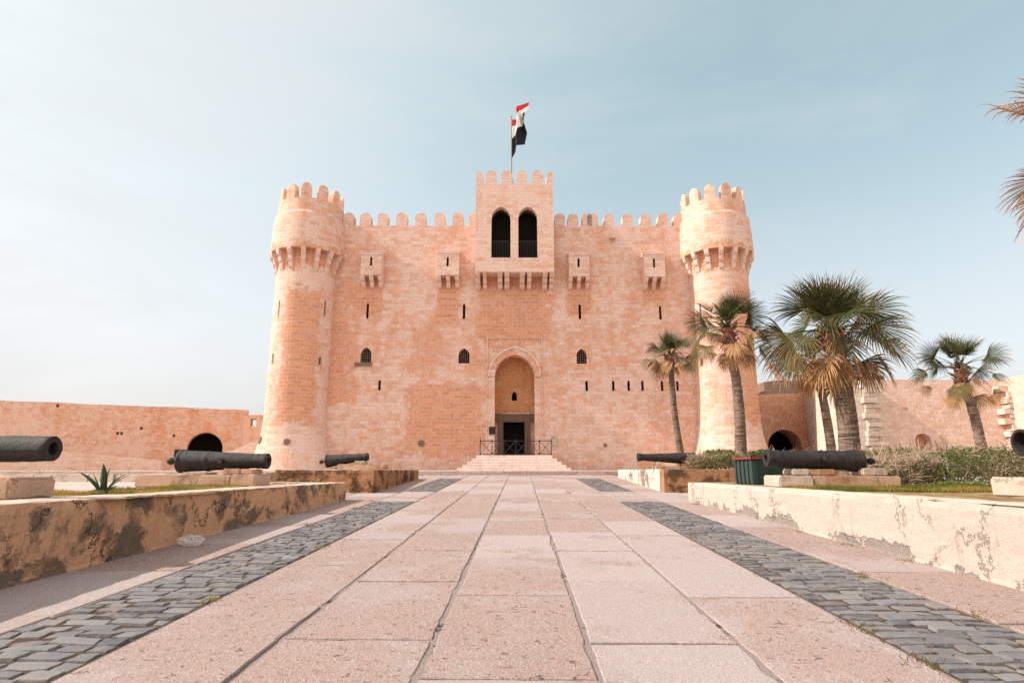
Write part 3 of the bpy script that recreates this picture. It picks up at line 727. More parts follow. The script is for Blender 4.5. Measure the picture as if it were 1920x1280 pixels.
for a in (35,90,145):
    ca,sa=math.cos(R(a)),math.sin(R(a)); c=Vector((sarch,3.35)); 
    u=Vector((ca,sa)); v=Vector((-sa,ca))*.34
    mb=MB(); mb.prism_y([tuple(c+u*1.56-v),tuple(c+u*2.5-v),tuple(c+u*2.5+v),tuple(c+u*1.56+v)],-.03,.05)
    mb.build('keystone',M['plaster_orange'],lr,uv='box')
# sign beside the gateway
sx_=on_ramp(330-977)
mb=MB(); mb.box(sx_-.48,sx_+.48,-.10,-.03,2.62,3.22); mb.box(sx_-.53,sx_+.53,-.07,-.02,2.57,3.27)
o=mb.build('wall_sign',M['sign'],loc=(A[0],A[1],0),rot=(0,0,math.atan2(ux[1],ux[0]))); tag(o,'dark rectangular sign on the rampart beside the arched gateway','sign')
wall_run('ramp_parapet',(-39.5,44.0),(-28.3,47.5),.8,.8,3.15,2.15,'turret','low sloping stone parapet descending in front of the left rampart','wall')
def cwin(c): c.box(.55,1.0,-1,3,5.1,5.75)
wall_run('ruined_wall',(-23.9,51.5),(-20.5,52.5),1.2,.9,6.05,6.2,'rampart','broken orange wall with a small square opening beside the left tower','wall',cwin)
mb=MB(); mb.prism_y([(-23.3,1.0),(-15.5,1.0),(-15.5,3.6),(-18.6,3.45),(-20.2,2.75),(-23.3,2.25)],42.2,43.4)
tag(mb.build('buttress_wall',M['turret'],uv='box'),'low pale sloping wall at the foot of the left tower','wall')
# ------------------------------------------------------------------ ramparts, right
P0=(15.0,44.6);P1=(20.7,44.0)
cw,_=wall_run('gate_wall',P0,P1,2.5,.9,6.9,6.9,'plaster_orange','orange plastered wall with a dark round arch, right of the castle','wall',
  lambda c:c.prism_y(arch_pts(4.15,1.17,.5,3.1,4.28,10),-1,2.3))
mb=MB(); mb.prism_y(arch_pts(4.15,1.2,.5,3.1,4.3,10),2.2,2.25); mb.build('arch_interior',M['dark'],cw)
# pier: plan polygon, lit flank toward the viewer's left
pl=[(20.7,44.0),(18.0,36.5),(18.05,32.6),(18.9,32.5),(18.95,36.5),(21.95,46.0)]
mb=MB(); n=len(pl)
vs=[(x-(.35 if i in(1,2) else 0),y,.9) for i,(x,y) in enumerate(pl)]+[(x,y,6.9 if y>40 else 6.2) for x,y in pl]
mb.add(vs,[tuple(range(n-1,-1,-1)),tuple(range(n,2*n))]+[(i,(i+1)%n,(i+1)%n+n,i+n) for i in range(n)])
pr=mb.build('stone_pier',M['rampart_cream'],uv='box'); tag(pr,'sunlit cream stone pier with ragged corner blocks behind the tallest palm','pier')
mb=MB(); z=1.0; k=0
while z<6.0:
    h=rnd.uniform(.2,.3); e=rnd.uniform(.15,.75) if k%2 else rnd.uniform(.0,.25)
    mb.box(18.45+rnd.uniform(-.1,.1),18.9+e*.9,32.28+rnd.uniform(-.1,.12),33.2,z,min(z+h-.02,6.15),rnd.random()); z+=h; k+=1
mb.build('toothing_stones',M['rampart_cream'],pr,uv='box')
Q0=(18.9,33.15);Q1=(26.6,32.8)
rr_,_=wall_run('rampart',Q0,Q1,3,.9,6.3,6.22,'rampart_right','pinkish limestone rampart with a small arched niche, behind the slender right palm','rampart',
  lambda c:(c.prism_y(arch_pts(2.85,.42,1.8,2.95,3.35,8),-1,.8), c.box(2.0,2.3,-1,.06,4.6,4.75)))
mb=MB(); mb.prism_y(arch_pts(2.85,.41,1.8,2.95,3.33,8),.62,.8); mb.build('niche_back',M['plaster_orange'],rr_,uv='box')
T0=(29.75,37.4);T1=(27.6,31.0)
lw_,Ltt=wall_run('rampart',(26.1,33.0),(29.0,20.5),2.5,.9,6.25,6.6,'rampart_cream','bright cream rubble rampart at the right edge behind the hedge','rampart')
mb=MB(); z=1.0;k=0
while z<5.8:
    h=rnd.uniform(.2,.4); e=rnd.uniform(-.22,.10) if k%2 else -.28
    mb.box(26.1-.3-e,26.4,32.3+rnd.uniform(-.1,.1),33.0,z,z+h-.03,rnd.random()); z+=h;k+=1
mb.build('toothing_stones',M['rampart_right'],None,uv='box'); tt_=bpy.data.objects['toothing_stones.001'] if 'toothing_stones.001' in bpy.data.objects else None
if tt_: tt_.parent=lw_; tt_.matrix_parent_inverse=(Matrix.Translation((26.1,33.0,0))@Matrix.Rotation(math.atan2(20.5-33.0,29.0-26.1),4,'Z')).inverted()
mb=MB(); pts=[(22.3,1),(33.5,1),(33.5,9.9),(28.2,9.85),(27.2,9.7),(26.2,9.65),(26.15,9.45),(24.6,9.45),(24.55,9.6),(22.45,9.35),(22.4,8.2),(22.6,8.0),(22.5,7.6),(22.3,7.4)]
mb.prism_y(pts,55,57); tag(mb.build('block_wall',M['dark_wall'],uv='box'),'dark brown block wall rising behind the gate wall, below the crane','wall')
# crane jib far behind
cr=empty('crane',(68,150,1),0,'distant red and white lattice crane jib behind the dark wall','crane')
m_,t_=new_mat('crane_paint'); t_.out((.55,.22,.16),.6)
def lattice(name,a,b,wd,n,parent):
    mb=MB(); a=Vector(a);b=Vector(b);d=(b-a).normalized(); s1=d.cross(Vector((0,1,0))).normalized()*wd; s2=Vector((0,1,0))*wd
    cs=[s1+s2,s1-s2,-s1-s2,-s1+s2]
    for c in cs: mb.tube([a+c,b+c],.11,5)
    for i in range(n):
        p=a+(b-a)*i/n; q=a+(b-a)*(i+1)/n
        for k in range(4): mb.tube([p+cs[k],q+cs[(k+1)%4]],.07,4)
    return mb.build(name,m_,parent,off=(68,150,1))
lattice('jib',(68.6,150,18.5),(63.6,150,26.9),.5,14,cr)
mb=MB(); mb.box(62.7,64.1,149.4,150.6,26.7,27.6); mb.build('jib_head',m_,cr,off=(68,150,1))
lattice('mast',(68.6,150,1),(68.6,150,19),.6,18,cr)
mb=MB(); mb.tube([(63.2,150,26.8),(63.2,150,20)],.04,4); mb.build('hoist_cable',m2,cr,off=(68,150,1))
# ------------------------------------------------------------------ planting beds
def bed_wall(name,pts,th,ztop,mat,label,capmat='cap',seed=1,cap=True):
    """retaining wall following plan points; outer face to the right of travel. Subdivided and roughened."""
    mb=MB(); ring=[]
    # resample
    P_=[]
    for (x0,y0),(x1,y1) in zip(pts[:-1],pts[1:]):
        L=math.hypot(x1-x0,y1-y0); n=max(1,int(L/.14))
        for i in range(n): P_.append((x0+(x1-x0)*i/n,y0+(y1-y0)*i/n))
    P_.append(pts[-1]); n=len(P_); K=9
    def nrm(i):
        a=P_[max(0,i-1)];b=P_[min(n-1,i+1)]; dx,dy=b[0]-a[0],b[1]-a[1]; L=math.hypot(dx,dy); return dy/L,-dx/L
    rows=[]
    for i,(x,y) in enumerate(P_):
        nx_,ny_=nrm(i); zb=gz(y)-.05; row=[]
        for j in range(K+1):
            z=zb+(ztop-zb)*j/K
            d=.022*mnoise.noise((x*1.3,y*1.3+seed*9,z*1.6))+.012*mnoise.noise((x*6,y*6+seed*9,z*6))
            if j==0: d+=.03
            if j==K: z+=.016*mnoise.noise((x*2.1,y*2.1,seed))+.012*mnoise.noise((x*7,y*7,seed)); d-=.015+max(0,mnoise.noise((x*3.1,y*3.1,seed+2))-.2)*.09
            row.append((x+nx_*d,y+ny_*d,z))
        e=.012*mnoise.noise((x*3,y*3,seed+4))
        row.append((x-nx_*.05,y-ny_*.05,ztop+.012+e*.6)); row.append((x-nx_*th,y-ny_*th,ztop+.008+e*.5)); row.append((x-nx_*th,y-ny_*th,zb))
        rows.append(row)
    W=K+4; mb.v=[p for r_ in rows for p in r_]
    for i in range(n-1):
        for j in range(W-1): mb.f.append((i*W+j,(i+1)*W+j,(i+1)*W+j+1,i*W+j+1)); mb.c.append(0.)
    mb.f.append(tuple(range(W))); mb.c.append(0.); mb.f.append(tuple((n-1)*W+j for j in range(W-1,-1,-1))); mb.c.append(0.)
    o=mb.build(name,M[mat],smooth=False); o.data.materials.append(M[capmat])
    for p in o.data.polygons:
        if p.normal.z>.6: p.material_index=1
    return tag(o,label,'wall')
bed_wall('planter_wall',[(-5.42,-3.0),(-5.32,6.4),(-5.0,17.5),(-9.9,17.55)],.75,1.05,'bed_left','long ochre plaster wall with dark peeling patches along the left of the path',seed=1)
bed_wall('planter_wall',[(8.9,17.45),(4.71,17.4),(5.06,6.5),(5.18,-3.0)],.42,1.05,'bed_right','rough sunlit cream plaster wall along the right of the path',seed=2)
bed_wall('planter_wall',[(-8.2,20.25),(-4.89,20.25),(-5.09,30.3),(-8.2,30.4)],.45,1.41,'bed_far','stained brown low wall of the far left bed, below the small cannon',seed=3)
o=bed_wall('planter_wall',[(12.5,31.5),(4.98,31.5),(4.77,21.15)],.45,1.42,'bed_far_white','flaking white low wall of the far right bed beside the path',seed=4)
bed_wall('planter_wall',[(4.80,21.10),(12.5,21.1)][::-1],.45,1.415,'bed_far','shaded brown end wall of the far right bed facing the near bed',seed=5)  # shade of this viewer-facing end is put into the darker brown
# inner soil and rough paving of the beds
def patch_sheet(name,x0,x1,y0,y1,z,mat,amp=.03,step=.35):
    mb=MB(); X=np.arange(x0,x1+step*.5,step); Y=np.arange(y0,y1+step*.5,step)
    for y in Y:
        for x in X: mb.v.append((x,y,z+amp*mnoise.noise((x*1.1,y*1.1,z))))
    n=len(X)
    for j in range(len(Y)-1):
        for i in range(n-1): mb.f.append((j*n+i,j*n+i+1,(j+1)*n+i+1,(j+1)*n+i)); mb.c.append(0.)
    o=mb.build(name,M[mat],smooth=True,fix=False); tag(o,kind='structure'); return o
patch_sheet('bed_soil',-7.6,-5.3,7.6,17.2,1.035,'soil',.02)
patch_sheet('bed_soil',5.05,14.5,-2.5,17.1,1.032,'soil',.02)
patch_sheet('bed_soil',5.1,12.4,21.4,31.2,1.40,'soil',.02,.6)
patch_sheet('terrace',-7.6,-5.6,-2,7.6,1.035,'terrace',.012,.6)
patch_sheet('terrace',-10.0,-7.6,-2,17.2,1.035,'terrace',.012,.6)
patch_sheet('terrace',-60,-10.0,-2,34.5,1.03,'terrace',.02,1.2)
# row of pale kerb stones at the back of the left terrace
x=-16.75; i=0; ORD=['leftmost','second','third','fourth','fifth','sixth','seventh']
while i<7:
    L=(.62,.62,1.25,.85,.8,.85,1.0)[i]
    mb=MB(); z1=1.27+rnd.uniform(-.02,.02); q=.02
    mb.add([(x+q,0,1.0),(x+L-q,0,1.0),(x+L-q,.5,1.0),(x+q,.5,1.0),(x+q*2,.03,z1),(x+L-q*2,.03,z1+rnd.uniform(-.02,.02)),(x+L-q*2,.47,z1),(x+q*2,.47,z1)],[(0,3,2,1),(4,5,6,7),(0,1,5,4),(1,2,6,5),(2,3,7,6),(3,0,4,7)])
    o=mb.build('kerb_stone',M['cap'],off=(x,0,1.0),loc=(x,20.0+rnd.uniform(-.05,.05),1.0))
    tag(o,ORD[i]+' pale kerb stone'+(' from the left' if i else '')+' in the row behind the left bed','kerb stone','pale kerb stones on the left terrace')
    x+=L; i+=1
# ------------------------------------------------------------------ stone blocks and cannons
def rough_block(name,x0,x1,y0,y1,z0,z1,mat,label,cat='stone block',amp=.018,seed=1,tilt=0):
    bm=bmesh.new(); bmesh.ops.create_cube(bm,size=1)
    for v in bm.verts: v.co=Vector(((v.co.x)*(x1-x0),(v.co.y)*(y1-y0),(v.co.z+.5)*(z1-z0)))
    bmesh.ops.bevel(bm,geom=bm.edges[:],offset=min(.03,(z1-z0)*.2),segments=2,affect='EDGES')
    bmesh.ops.subdivide_edges(bm,edges=[e for e in bm.edges if e.calc_length()>.12],cuts=5,use_grid_fill=True)
    for v in bm.verts:
        c=v.co; d=Vector((mnoise.noise((c.x*4+seed,c.y*4,c.z*4)),mnoise.noise((c.x*4,c.y*4+seed,c.z*4)),mnoise.noise((c.x*4,c.y*4,c.z*4+seed)))); 
        v.co=c+d*amp*(1 if c.z>.02 else .2)
    me=bpy.data.meshes.new(name); bm.to_mesh(me); bm.free(); me.materials.append(M[mat])
    o=bpy.data.objects.new(name,me); COL.objects.link(o); o.location=((x0+x1)/2,(y0+y1)/2,z0); o.rotation_euler=(0,0,tilt)
    return tag(o,label,cat)
rough_block('stone_plinth',-8.47,-6.35,13.3,14.2,1.03,1.30,'block','long orange plinth stone under the larger left cannon','plinth',seed=3)
rough_block('stone_plinth',-6.33,-5.79,13.25,14.1,1.03,1.315,'block','short orange plinth stone at the muzzle end of the larger left cannon','plinth',seed=4)
rough_block('stone_block',-6.60,-6.22,13.4,13.95,1.31,1.435,'block','small flat block under the muzzle of the larger left cannon, nearer its middle',seed=5,amp=.008)
rough_block('stone_block',-6.20,-5.92,13.4,13.95,1.31,1.425,'block','small flat block under the very end of the larger left cannon',seed=6,amp=.008)
rough_block('stone_block',-7.40,-6.98,13.4,13.95,1.30,1.345,'cap','thin pale wedge stone under the breech of the larger left cannon',seed=7,amp=.005)
rough_block('stone_plinth',5.56,6.28,13.25,14.15,1.03,1.285,'cap','pale plinth stone under the muzzle of the banded right cannon','plinth',seed=8)
rough_block('stone_plinth',6.30,8.18,13.3,14.2,1.03,1.28,'block','long pinkish plinth stone under the banded right cannon','plinth',seed=9)
rough_block('stone_block',5.92,6.26,13.35,13.95,1.285,1.43,'cap','squarish pale block on the plinth under the banded right cannon, muzzle side',seed=10,amp=.008)
rough_block('stone_block',6.27,6.85,13.4,13.95,1.28,1.42,'block','longer pinkish block on the plinth under the trunnion of the banded right cannon',seed=11,amp=.008)
rough_block('stone_block',7.42,7.98,13.4,13.95,1.28,1.45,'cap','pale block on the plinth under the breech of the banded right cannon',seed=12,amp=.01)
rough_block('stone_plinth',-8.7,-6.20,7.35,8.1,1.04,1.31,'block','orange plinth stone under the cannon cut by the left edge','plinth',seed=13)
rough_block('stone_block',-7.9,-7.3,7.45,8.0,1.31,1.50,'block','block between the plinth and the cannon cut by the left edge',seed=14)
rough_block('stone_plinth',6.80,9.4,8.2,9.0,1.03,1.30,'cap','pale plinth stone at the right edge under the open-mouthed cannon','plinth',seed=15)
rough_block('stone_block',7.7,8.3,8.3,8.9,1.30,1.57,'block','block between the right edge plinth and its cannon',seed=16)
rough_block('stone_plinth',-7.5,-5.58,24.8,25.6,1.41,1.64,'block','orange plinth stone under the small far left cannon','plinth',seed=17)
rough_block('stone_block',-6.85,-6.40,24.9,25.4,1.64,1.78,'cap','pale block under the muzzle of the small far left cannon',seed=18,amp=.006)
rough_block('stone_block',-8.0,-7.62,24.9,25.4,1.41,1.50,'block','small stone under the breech of the small far left cannon',seed=19,amp=.006)
rough_block('stone_plinth',5.25,7.1,23.8,24.6,1.41,1.56,'block','low orange plinth stone under the far right cannon','plinth',seed=20)
rough_block('stone_block',5.30,5.50,24.0,24.45,1.56,1.73,'cap','small upright stone under the barrel of the far right cannon',seed=21,amp=.006)
rough_block('stone_block',6.3,6.7,24.0,24.45,1.56,1.66,'block','stone under the breech of the far right cannon hidden among leaves',seed=22,amp=.006)
# steps of rubble near the ramp end
rough_block('stone_slab',-25.4,-22.6,41.4,43.2,1.03,1.36,'cap','pale slab lying below the left gateway behind the cannon','slab',seed=31)
rough_block('stone_slab',-25.1,-23.2,43.4,44.8,1.03,1.62,'cap','thicker pale slab just behind the low slab near the left gateway','slab',seed=32)
rough_block('stone_slab',-10.2,-8.5,20.4,22.0,1.0,1.33,'cap','pale slab between the larger left cannon and the far left bed','slab',seed=33)
def cannon(name,breech,muzzle,rb,rm,label,bands=(.30,.52,.93),cas=True,bore=.45,trun=.52,flare=1.12,n=36,straight=False):
    a=Vector(breech);b=Vector(muzzle);L=(b-a).length; d=(b-a).normalized()
    root=empty(name,tuple(a),0,label,'cannon'); root.rotation_mode='QUATERNION'; root.rotation_quaternion=Vector((0,0,1)).rotation_difference(d)
    prof=[(.02,-.05),(rb*.55,-.045),(rb*.85,-.02),(rb*1.05,0),(rb*1.07,.05),(rb,.07)]
    def rad(t): return rb+(rm-rb)*min(1,t*1.05)
    K=46
    for i in range(2,K+1):
        t=i/K; r=rad(t)
        for bq in bands:
            if abs(t-bq)<.013: r*=1.075
        if t>.90 and not straight: r*=1+(flare-1)*math.sin(min(1,(t-.90)/.08)*PI/2)
        prof.append((r,L*t))
    rl_=prof[-1][0]; prof+= [(rl_*.93,L+.008),(rl_*bore*1.05,L+.008),(rl_*bore,L-.01),(rl_*bore,L-.7),(.005,L-.72)]
    mb=MB(); mb.lathe(prof,0,0,n,close=False)
    v2=[]
    for (x,y,z) in mb.v:
        r=math.hypot(x,y)
        if r>rm*.7: k=1+.035*mnoise.noise((x*9,y*9,z*5+rb*50))+.022*mnoise.noise((x*22,y*22,z*18)); x*=k;y*=k
        v2.append((x,y,z))
    mb.v=v2; br=mb.build('barrel',M['iron'],root,smooth=True,fix=False)
    if cas:
        mb=MB(); mb.lathe([(.01,-.30),(rb*.22,-.29),(rb*.34,-.23),(rb*.30,-.17),(rb*.16,-.13),(rb*.2,-.06),(rb*.4,-.03)],0,0,16,close=False); mb.build('cascabel',M['iron'],root,smooth=True)
    q=root.rotation_quaternion.inverted(); hor=q@Vector((0,1,0))
    for s in (-1,1):
        c=Vector((0,0,L*trun)); r=rad(trun); mb=MB(); mb.tube([c+hor*s*r*.8,c+hor*s*(r+.11)],[.055,.055],14); mb.build('trunnion',M['iron'],root,smooth=False)
    return root
cannon('cannon',(-7.72,13.7,1.60),(-5.72,13.7,1.60),.245,.155,'large rusty cannon with rounded breech on a plinth, left of the path',bands=(.32,.90))
cannon('cannon',(7.55,13.65,1.60),(5.46,13.65,1.655),.225,.175,'dark banded cannon with visible trunnion on a plinth beside the green cabinet',bands=(.06,.12,.42,.47,.88),flare=1.1,trun=.42)
cannon('cannon',(-9.2,7.6,1.66),(-5.93,7.6,1.665),.20,.158,'cannon barrel reaching in from the left edge, blunt black muzzle',bands=(.2,.5),flare=1.0,straight=True,bore=.5)
cannon('cannon',(9.6,8.55,1.72),(6.98,8.55,1.775),.24,.185,'rusty cannon at the right edge with its wide open muzzle',bands=(.2,.5,.9),flare=1.02,bore=.74,straight=True)
cannon('cannon',(-8.05,25.1,1.76),(-6.33,25.1,1.945),.255,.14,'small black cannon tilted up on the far left bed',bands=(.4,.93),cas=True)
cannon('cannon',(6.85,24.2,1.85),(4.62,24.2,1.90),.235,.13,'slim black cannon with flared muzzle on the far right bed',bands=(.35,.6),flare=1.25,trun=.5)
# ------------------------------------------------------------------ green cabinet
gc=empty('utility_cabinet',(6.5,16.1,1.03),0,'dark green ribbed utility cabinet with red top trim behind the banded cannon','cabinet')
mg,t_=new_mat('green_painted_steel'); P=t_.obj(); n_=t_.noise(P,7,5,.7); t_.out(t_.mix(n_,(.010,.026,.022),(.022,.050,.042)),.6,n_,.004,.5)
mt,t_=new_mat('sunlit_green_panel'); P=t_.obj(); n_=t_.noise(P,5,5,.7); t_.out(t_.mix(n_,(.020,.036,.032),(.042,.070,.060)),.7,n_,.004,.5)  # lighter green: sunlight on the left side is put into the colour
mr,t_=new_mat('red_trim'); P=t_.obj(); n_=t_.noise(P,9,5,.7); t_.out(t_.mix(n_,(.13,.025,.02),(.25,.05,.04)),.6)
co=(6.5,16.1,1.03); x0,x1,y0,y1=5.93,7.05,15.6,16.9
mb=MB(); mb.box(x0,x1,y0,y1,1.03,1.68); mb.build('body',mg,gc,off=co)
mb=MB(); mb.box(x0-.02,x0-.002,y0+.02,y1-.02,1.07,1.66)
for k in range(5): y=y0+.04+k*.29; mb.box(x0-.055,x0-.02,y,y+.09,1.05,1.67)
mb.build('side_panel',mt,gc,off=co)
mb=MB(); mb.box(x0-.07,x1+.04,y0-.04,y1+.04,1.68,1.72); mb.build('lid',mg,gc,off=co)
mb=MB(); mb.box(x0-.085,x1+.055,y0-.055,y0-.04,1.675,1.735); mb.box(x0-.085,x0-.07,y0-.055,y1+.055,1.675,1.735); mb.build('trim',mr,gc,off=co)
mb=MB(); 
for k in range(4): mb.box(x0+.03+k*.35,x0+.06+k*.35,y0-.025,y0,1.06,1.66)
mb.build('door_panel',mg,gc,off=co)
# ------------------------------------------------------------------ plastic bag
def bag():
    bm=bmesh.new(); bmesh.ops.create_icosphere(bm,subdivisions=4,radius=1)
    for v in bm.verts:
        c=v.co.copy(); n=mnoise.fractal(c*1.7,1.0,2.0,5); r=1+.35*n; rid=abs(mnoise.noise(c*3.1))*.25
        v.co=Vector((c.x*.20*(r-rid),c.y*.11*(r-rid),max(-.02,c.z*.085*(r-rid)+.055)))
    me=bpy.data.meshes.new('plastic_bag'); bm.to_mesh(me); bm.free()
    m,t=new_mat('clear_plastic'); b=t.n('ShaderNodeBsdfPrincipled'); b.inputs['Base Color'].default_value=(.75,.73,.70,1); b.inputs['Roughness'].default_value=.25
    b.inputs['Alpha'].default_value=.32; o2=t.n('ShaderNodeOutputMaterial'); t.l(b.outputs[0],o2.inputs[0])
    me.materials.append(m); o=bpy.data.objects.new('plastic_bag',me); COL.objects.link(o); o.location=(-4.88,9.2,.325)
    tag(o,'crumpled clear plastic bag in the shade at the foot of the left wall','bag')
bag()
# ------------------------------------------------------------------ palms
def fan_leaf(mb,base,az,el,plen,bl,dry,rr,sag=.5,droop=1.0,nseg=34,mbp=None):
    """a fan leaf: arching petiole from base, then radiating folded segments with hanging tips"""
    d=Vector((math.cos(az)*math.cos(el),math.sin(az)*math.cos(el),math.sin(el))); p=Vector(base); pts=[p.copy()]; K=7
    for i in range(K):
        d=(d+Vector((0,0,-1))*sag*.09*(i/K+.3)).normalized(); p=p+d*plen/K; pts.append(p.copy())
    (mbp or mb).tube(pts,[.022*(1-.6*i/K)*(bl/.9) for i in range(K+1)],5,dry*.8,cap=False)
    if el<R(45): d=(d+Vector((0,0,-1))*rr.uniform(.15,.75)).normalized()
    side=d.cross(Vector((0,0,1))); 
    if side.length<.05: side=Vector((-math.sin(az),math.cos(az),0))
    side.normalize(); side=(Matrix.Rotation(rr.uniform(-1.15,1.15),3,d)@side); nrm=side.cross(d).normalized()
    span=R(rr.uniform(74,100)); 
    for s in range(nseg):
        t=-1+2*(s+.5)/nseg; th=t*span
        c=d*math.cos(th)+side*math.sin(th); c=(c+nrm*(.32*abs(math.sin(th*.5))+.0)).normalized()
        L=bl*(1-.30*abs(t)**2)*rr.uniform(.86,1.08)
        wd=bl*span/nseg*.78
        q=p.copy(); dirv=c.copy(); M_=8; pl=[];
        brk=rr.uniform(.45,.75); hang=droop*rr.uniform(.5,1.5)
        across=(c.cross(nrm)).normalized()
        for i in range(M_+1):
            f=i/M_
            if f<.5: wv=wd*(.12+f*1.55)
            else: wv=wd*.88*(1-((f-.5)/.5))**.65
            pl.append((q.copy(),wv*.5))
            g=hang*(.02+.42*max(0,f-brk*.75)*2.2)
            dirv=(dirv+Vector((0,0,-1))*g+Vector((rr.uniform(-1,1),rr.uniform(-1,1),0))*.03*f).normalized()
            q=q+dirv*L/M_
        vs=[];fs=[];cs=[]
        alt=1 if s%2 else -1
        for q_,hw in pl:
            vs+= [q_-across*hw+nrm*hw*.35*alt, q_+across*hw-nrm*hw*.35*alt]
        for i in range(M_):
            fs.append((2*i,2*i+1,2*i+3,2*i+2)); f=(i+.5)/M_
            tip_tan=max(0,(f-.62)/.38)  # tan tips: drying ends, plus sunlight put into the colour
            cs.append(min(1,max(0,dry*(1.0)+tip_tan*(.45+1.2*dry)+rr.uniform(-.06,.06))))
        mb.add(vs,fs,cs)
def palm(label,base,top,r0,r1,crown,nl,seed,group='palm trees right of the castle',bl=1.0,brownness=.5,bend=0.,wild=1.0,dry0=0.,extra=()):
    rr=random.Random(seed)
    root=empty('palm_tree',base,0,label,'palm tree',group)
    b=Vector(base); t=Vector(top); H=(t-b).length; K=46; n=18; mb=MB(); vs=[];
    for i in range(K+1):
        f=i/K; c=(t-b)*f+Vector((1,0,0))*bend*math.sin(f*PI); r=r0+(r1-r0)*f+r0*.22*math.exp(-f*9)
        r*=1+.035*(i%2)
        if f>.86: r*=1+.35*(f-.86)/.14
        for k in range(n):
            a=2*PI*k/n; q=r*(1+.06*mnoise.noise((math.cos(a)*1.5,math.sin(a)*1.5,f*H*5+seed))+.03*mnoise.noise((math.cos(a)*5,math.sin(a)*5,f*H*13)))
            vs.append((c.x+q*math.cos(a),c.y+q*math.sin(a),c.z))
    fs=[];cs=[]
    for i in range(K):
        for k in range(n): fs.append((i*n+k,i*n+(k+1)%n,(i+1)*n+(k+1)%n,(i+1)*n+k)); cs.append(max(0,min(1,(i/K-.84)/.08)))
    fs.append(tuple(K*n+k for k in range(n))); cs.append(1.)
    mb.add(vs,fs,cs); mb.build('trunk',M['bark'],root,smooth=False,fix=False)
    # old leaf bases
    mb=MB(); T=t-b
    for k in range(34):
        a=rr.uniform(0,2*PI); z=rr.uniform(-.75,.12)*crown*.42; c=T+Vector((math.cos(a)*r1*.95,math.sin(a)*r1*.95,z)); 
        e=c+Vector((math.cos(a),math.sin(a),rr.uniform(.3,1.1)))*rr.uniform(.10,.26)*crown*.6
        mb.tube([c,e],[.045*crown*.6,.014*crown*.6],5,rr.uniform(.5,1.))
    mb.build('leaf_bases',M['bark'],root)
    # green crown
    mb=MB()
    for k in range(nl):
        f=k/nl; az=k*2.399963+rr.uniform(-.45,.45); el=R(86-112*f**1.25*wild+rr.uniform(-14,14))
        pl=crown*rr.uniform(.85,1.1)*(.16+.50*f**.7); dry=max(0,(f-.48))*brownness*1.25+dry0
        fan_leaf(mb,T+Vector((0,0,.05)),az,el,pl,bl*rr.uniform(.85,1.1),dry*.6,rr,sag=.4+1.5*f,droop=.18+1.0*f)
    for (az,el,pl_,b_,dr_) in extra: fan_leaf(mb,T,R(az),R(el),pl_,b_,dr_,rr,sag=.8,droop=1.3)
    mb.build('crown',M['palm'],root,fix=False)
    # dead hanging fronds
    mb=MB(); nd=int(nl*.45*brownness*2)
    for k in range(nd):
        az=rr.uniform(0,2*PI); el=R(rr.uniform(-70,8)); 
        fan_leaf(mb,T+Vector((0,0,-.08*crown)),az,el,crown*rr.uniform(.22,.62),bl*rr.uniform(.5,.9),rr.uniform(.45,1.),rr,sag=rr.uniform(.8,1.8),droop=rr.uniform(1.1,2.4),nseg=24)
    mb.build('dead_fronds',M['palm'],root,fix=False)
    return root
palm('slim palm with thin bare trunk, nearest to the castle wall',(7.95,30,1.38),(7.62,30,7.1),.17,.13,1.95,21,11,bl=.84,brownness=.55,bend=-.12)
palm('medium palm in front of the right tower, crown against the sky',(9.3,26,1.38),(9.20,26,7.55),.24,.17,2.25,27,12,bl=1.08,brownness=.5,bend=.18)
palm('tallest and thickest palm with a big shaggy crown',(9.98,18.7,1.0),(9.93,18.7,5.60),.30,.26,2.4,32,23,bl=1.40,brownness=.5,bend=.12)
palm('slender palm half hidden behind the tallest palm',(13.2,26,1.0),(12.9,26,6.0),.20,.15,1.7,14,14,bl=.95,brownness=.8,bend=.1,wild=1.25)
palm('lone palm standing apart before the far right rampart',(18.0,24,1.0),(17.65,24,5.35),.20,.15,2.1,22,35,bl=.86,brownness=.55,bend=.15)
palm('palm off the right edge whose tan frond tips hang into the sky',(13.7,13.0,1.0),(13.95,13.0,8.25),.30,.24,2.7,26,16,bl=1.3,brownness=1.6,dry0=.9,extra=((186,58,2.1,1.15,.75),(172,50,2.3,1.1,.9)))
# ------------------------------------------------------------------ hedges, shrubs, grass, agave
def leaf_clumps(mb,rr,n,region,size,dryf,top_noise=.15):
    """scatter small leaves through a box-like volume with an uneven surface"""
    x0,x1,y0,y1,z0,z1=region; k=0
    while k<n:
        x=rr.uniform(x0,x1);y=rr.uniform(y0,y1); 
        ex=min(1,min(x-x0,x1-x)/.35+.35); 
        h=(z1-z0)*(1-top_noise+2*top_noise*mnoise.noise((x*1.1,y*1.1,z0*3))+.10*mnoise.noise((x*4,y*4,1)))*ex**.5
        z=z0+h*(rr.random()**.6)
        k+=1
        if mnoise.noise((x*2.6,y*2.6,z*2.6))<-.22: continue
        a=rr.uniform(0,2*PI); b=rr.uniform(-1.1,1.1); s=size*rr.uniform(.6,1.4)
        d=Vector((math.cos(a)*math.cos(b),math.sin(a)*math.cos(b),math.sin(b))); e=d.orthogonal().normalized(); e=Matrix.Rotation(rr.uniform(0,6.3),3,d)@e
        c=Vector((x,y,z)); dr=min(1,max(0,dryf+.5*mnoise.noise((x*.9,y*.9,z*1.3))+rr.uniform(-.25,.25)))
        mb.add([c-d*s,c+e*s*.42,c+d*s,c-e*s*.42],[(0,1,2,3)],dr)
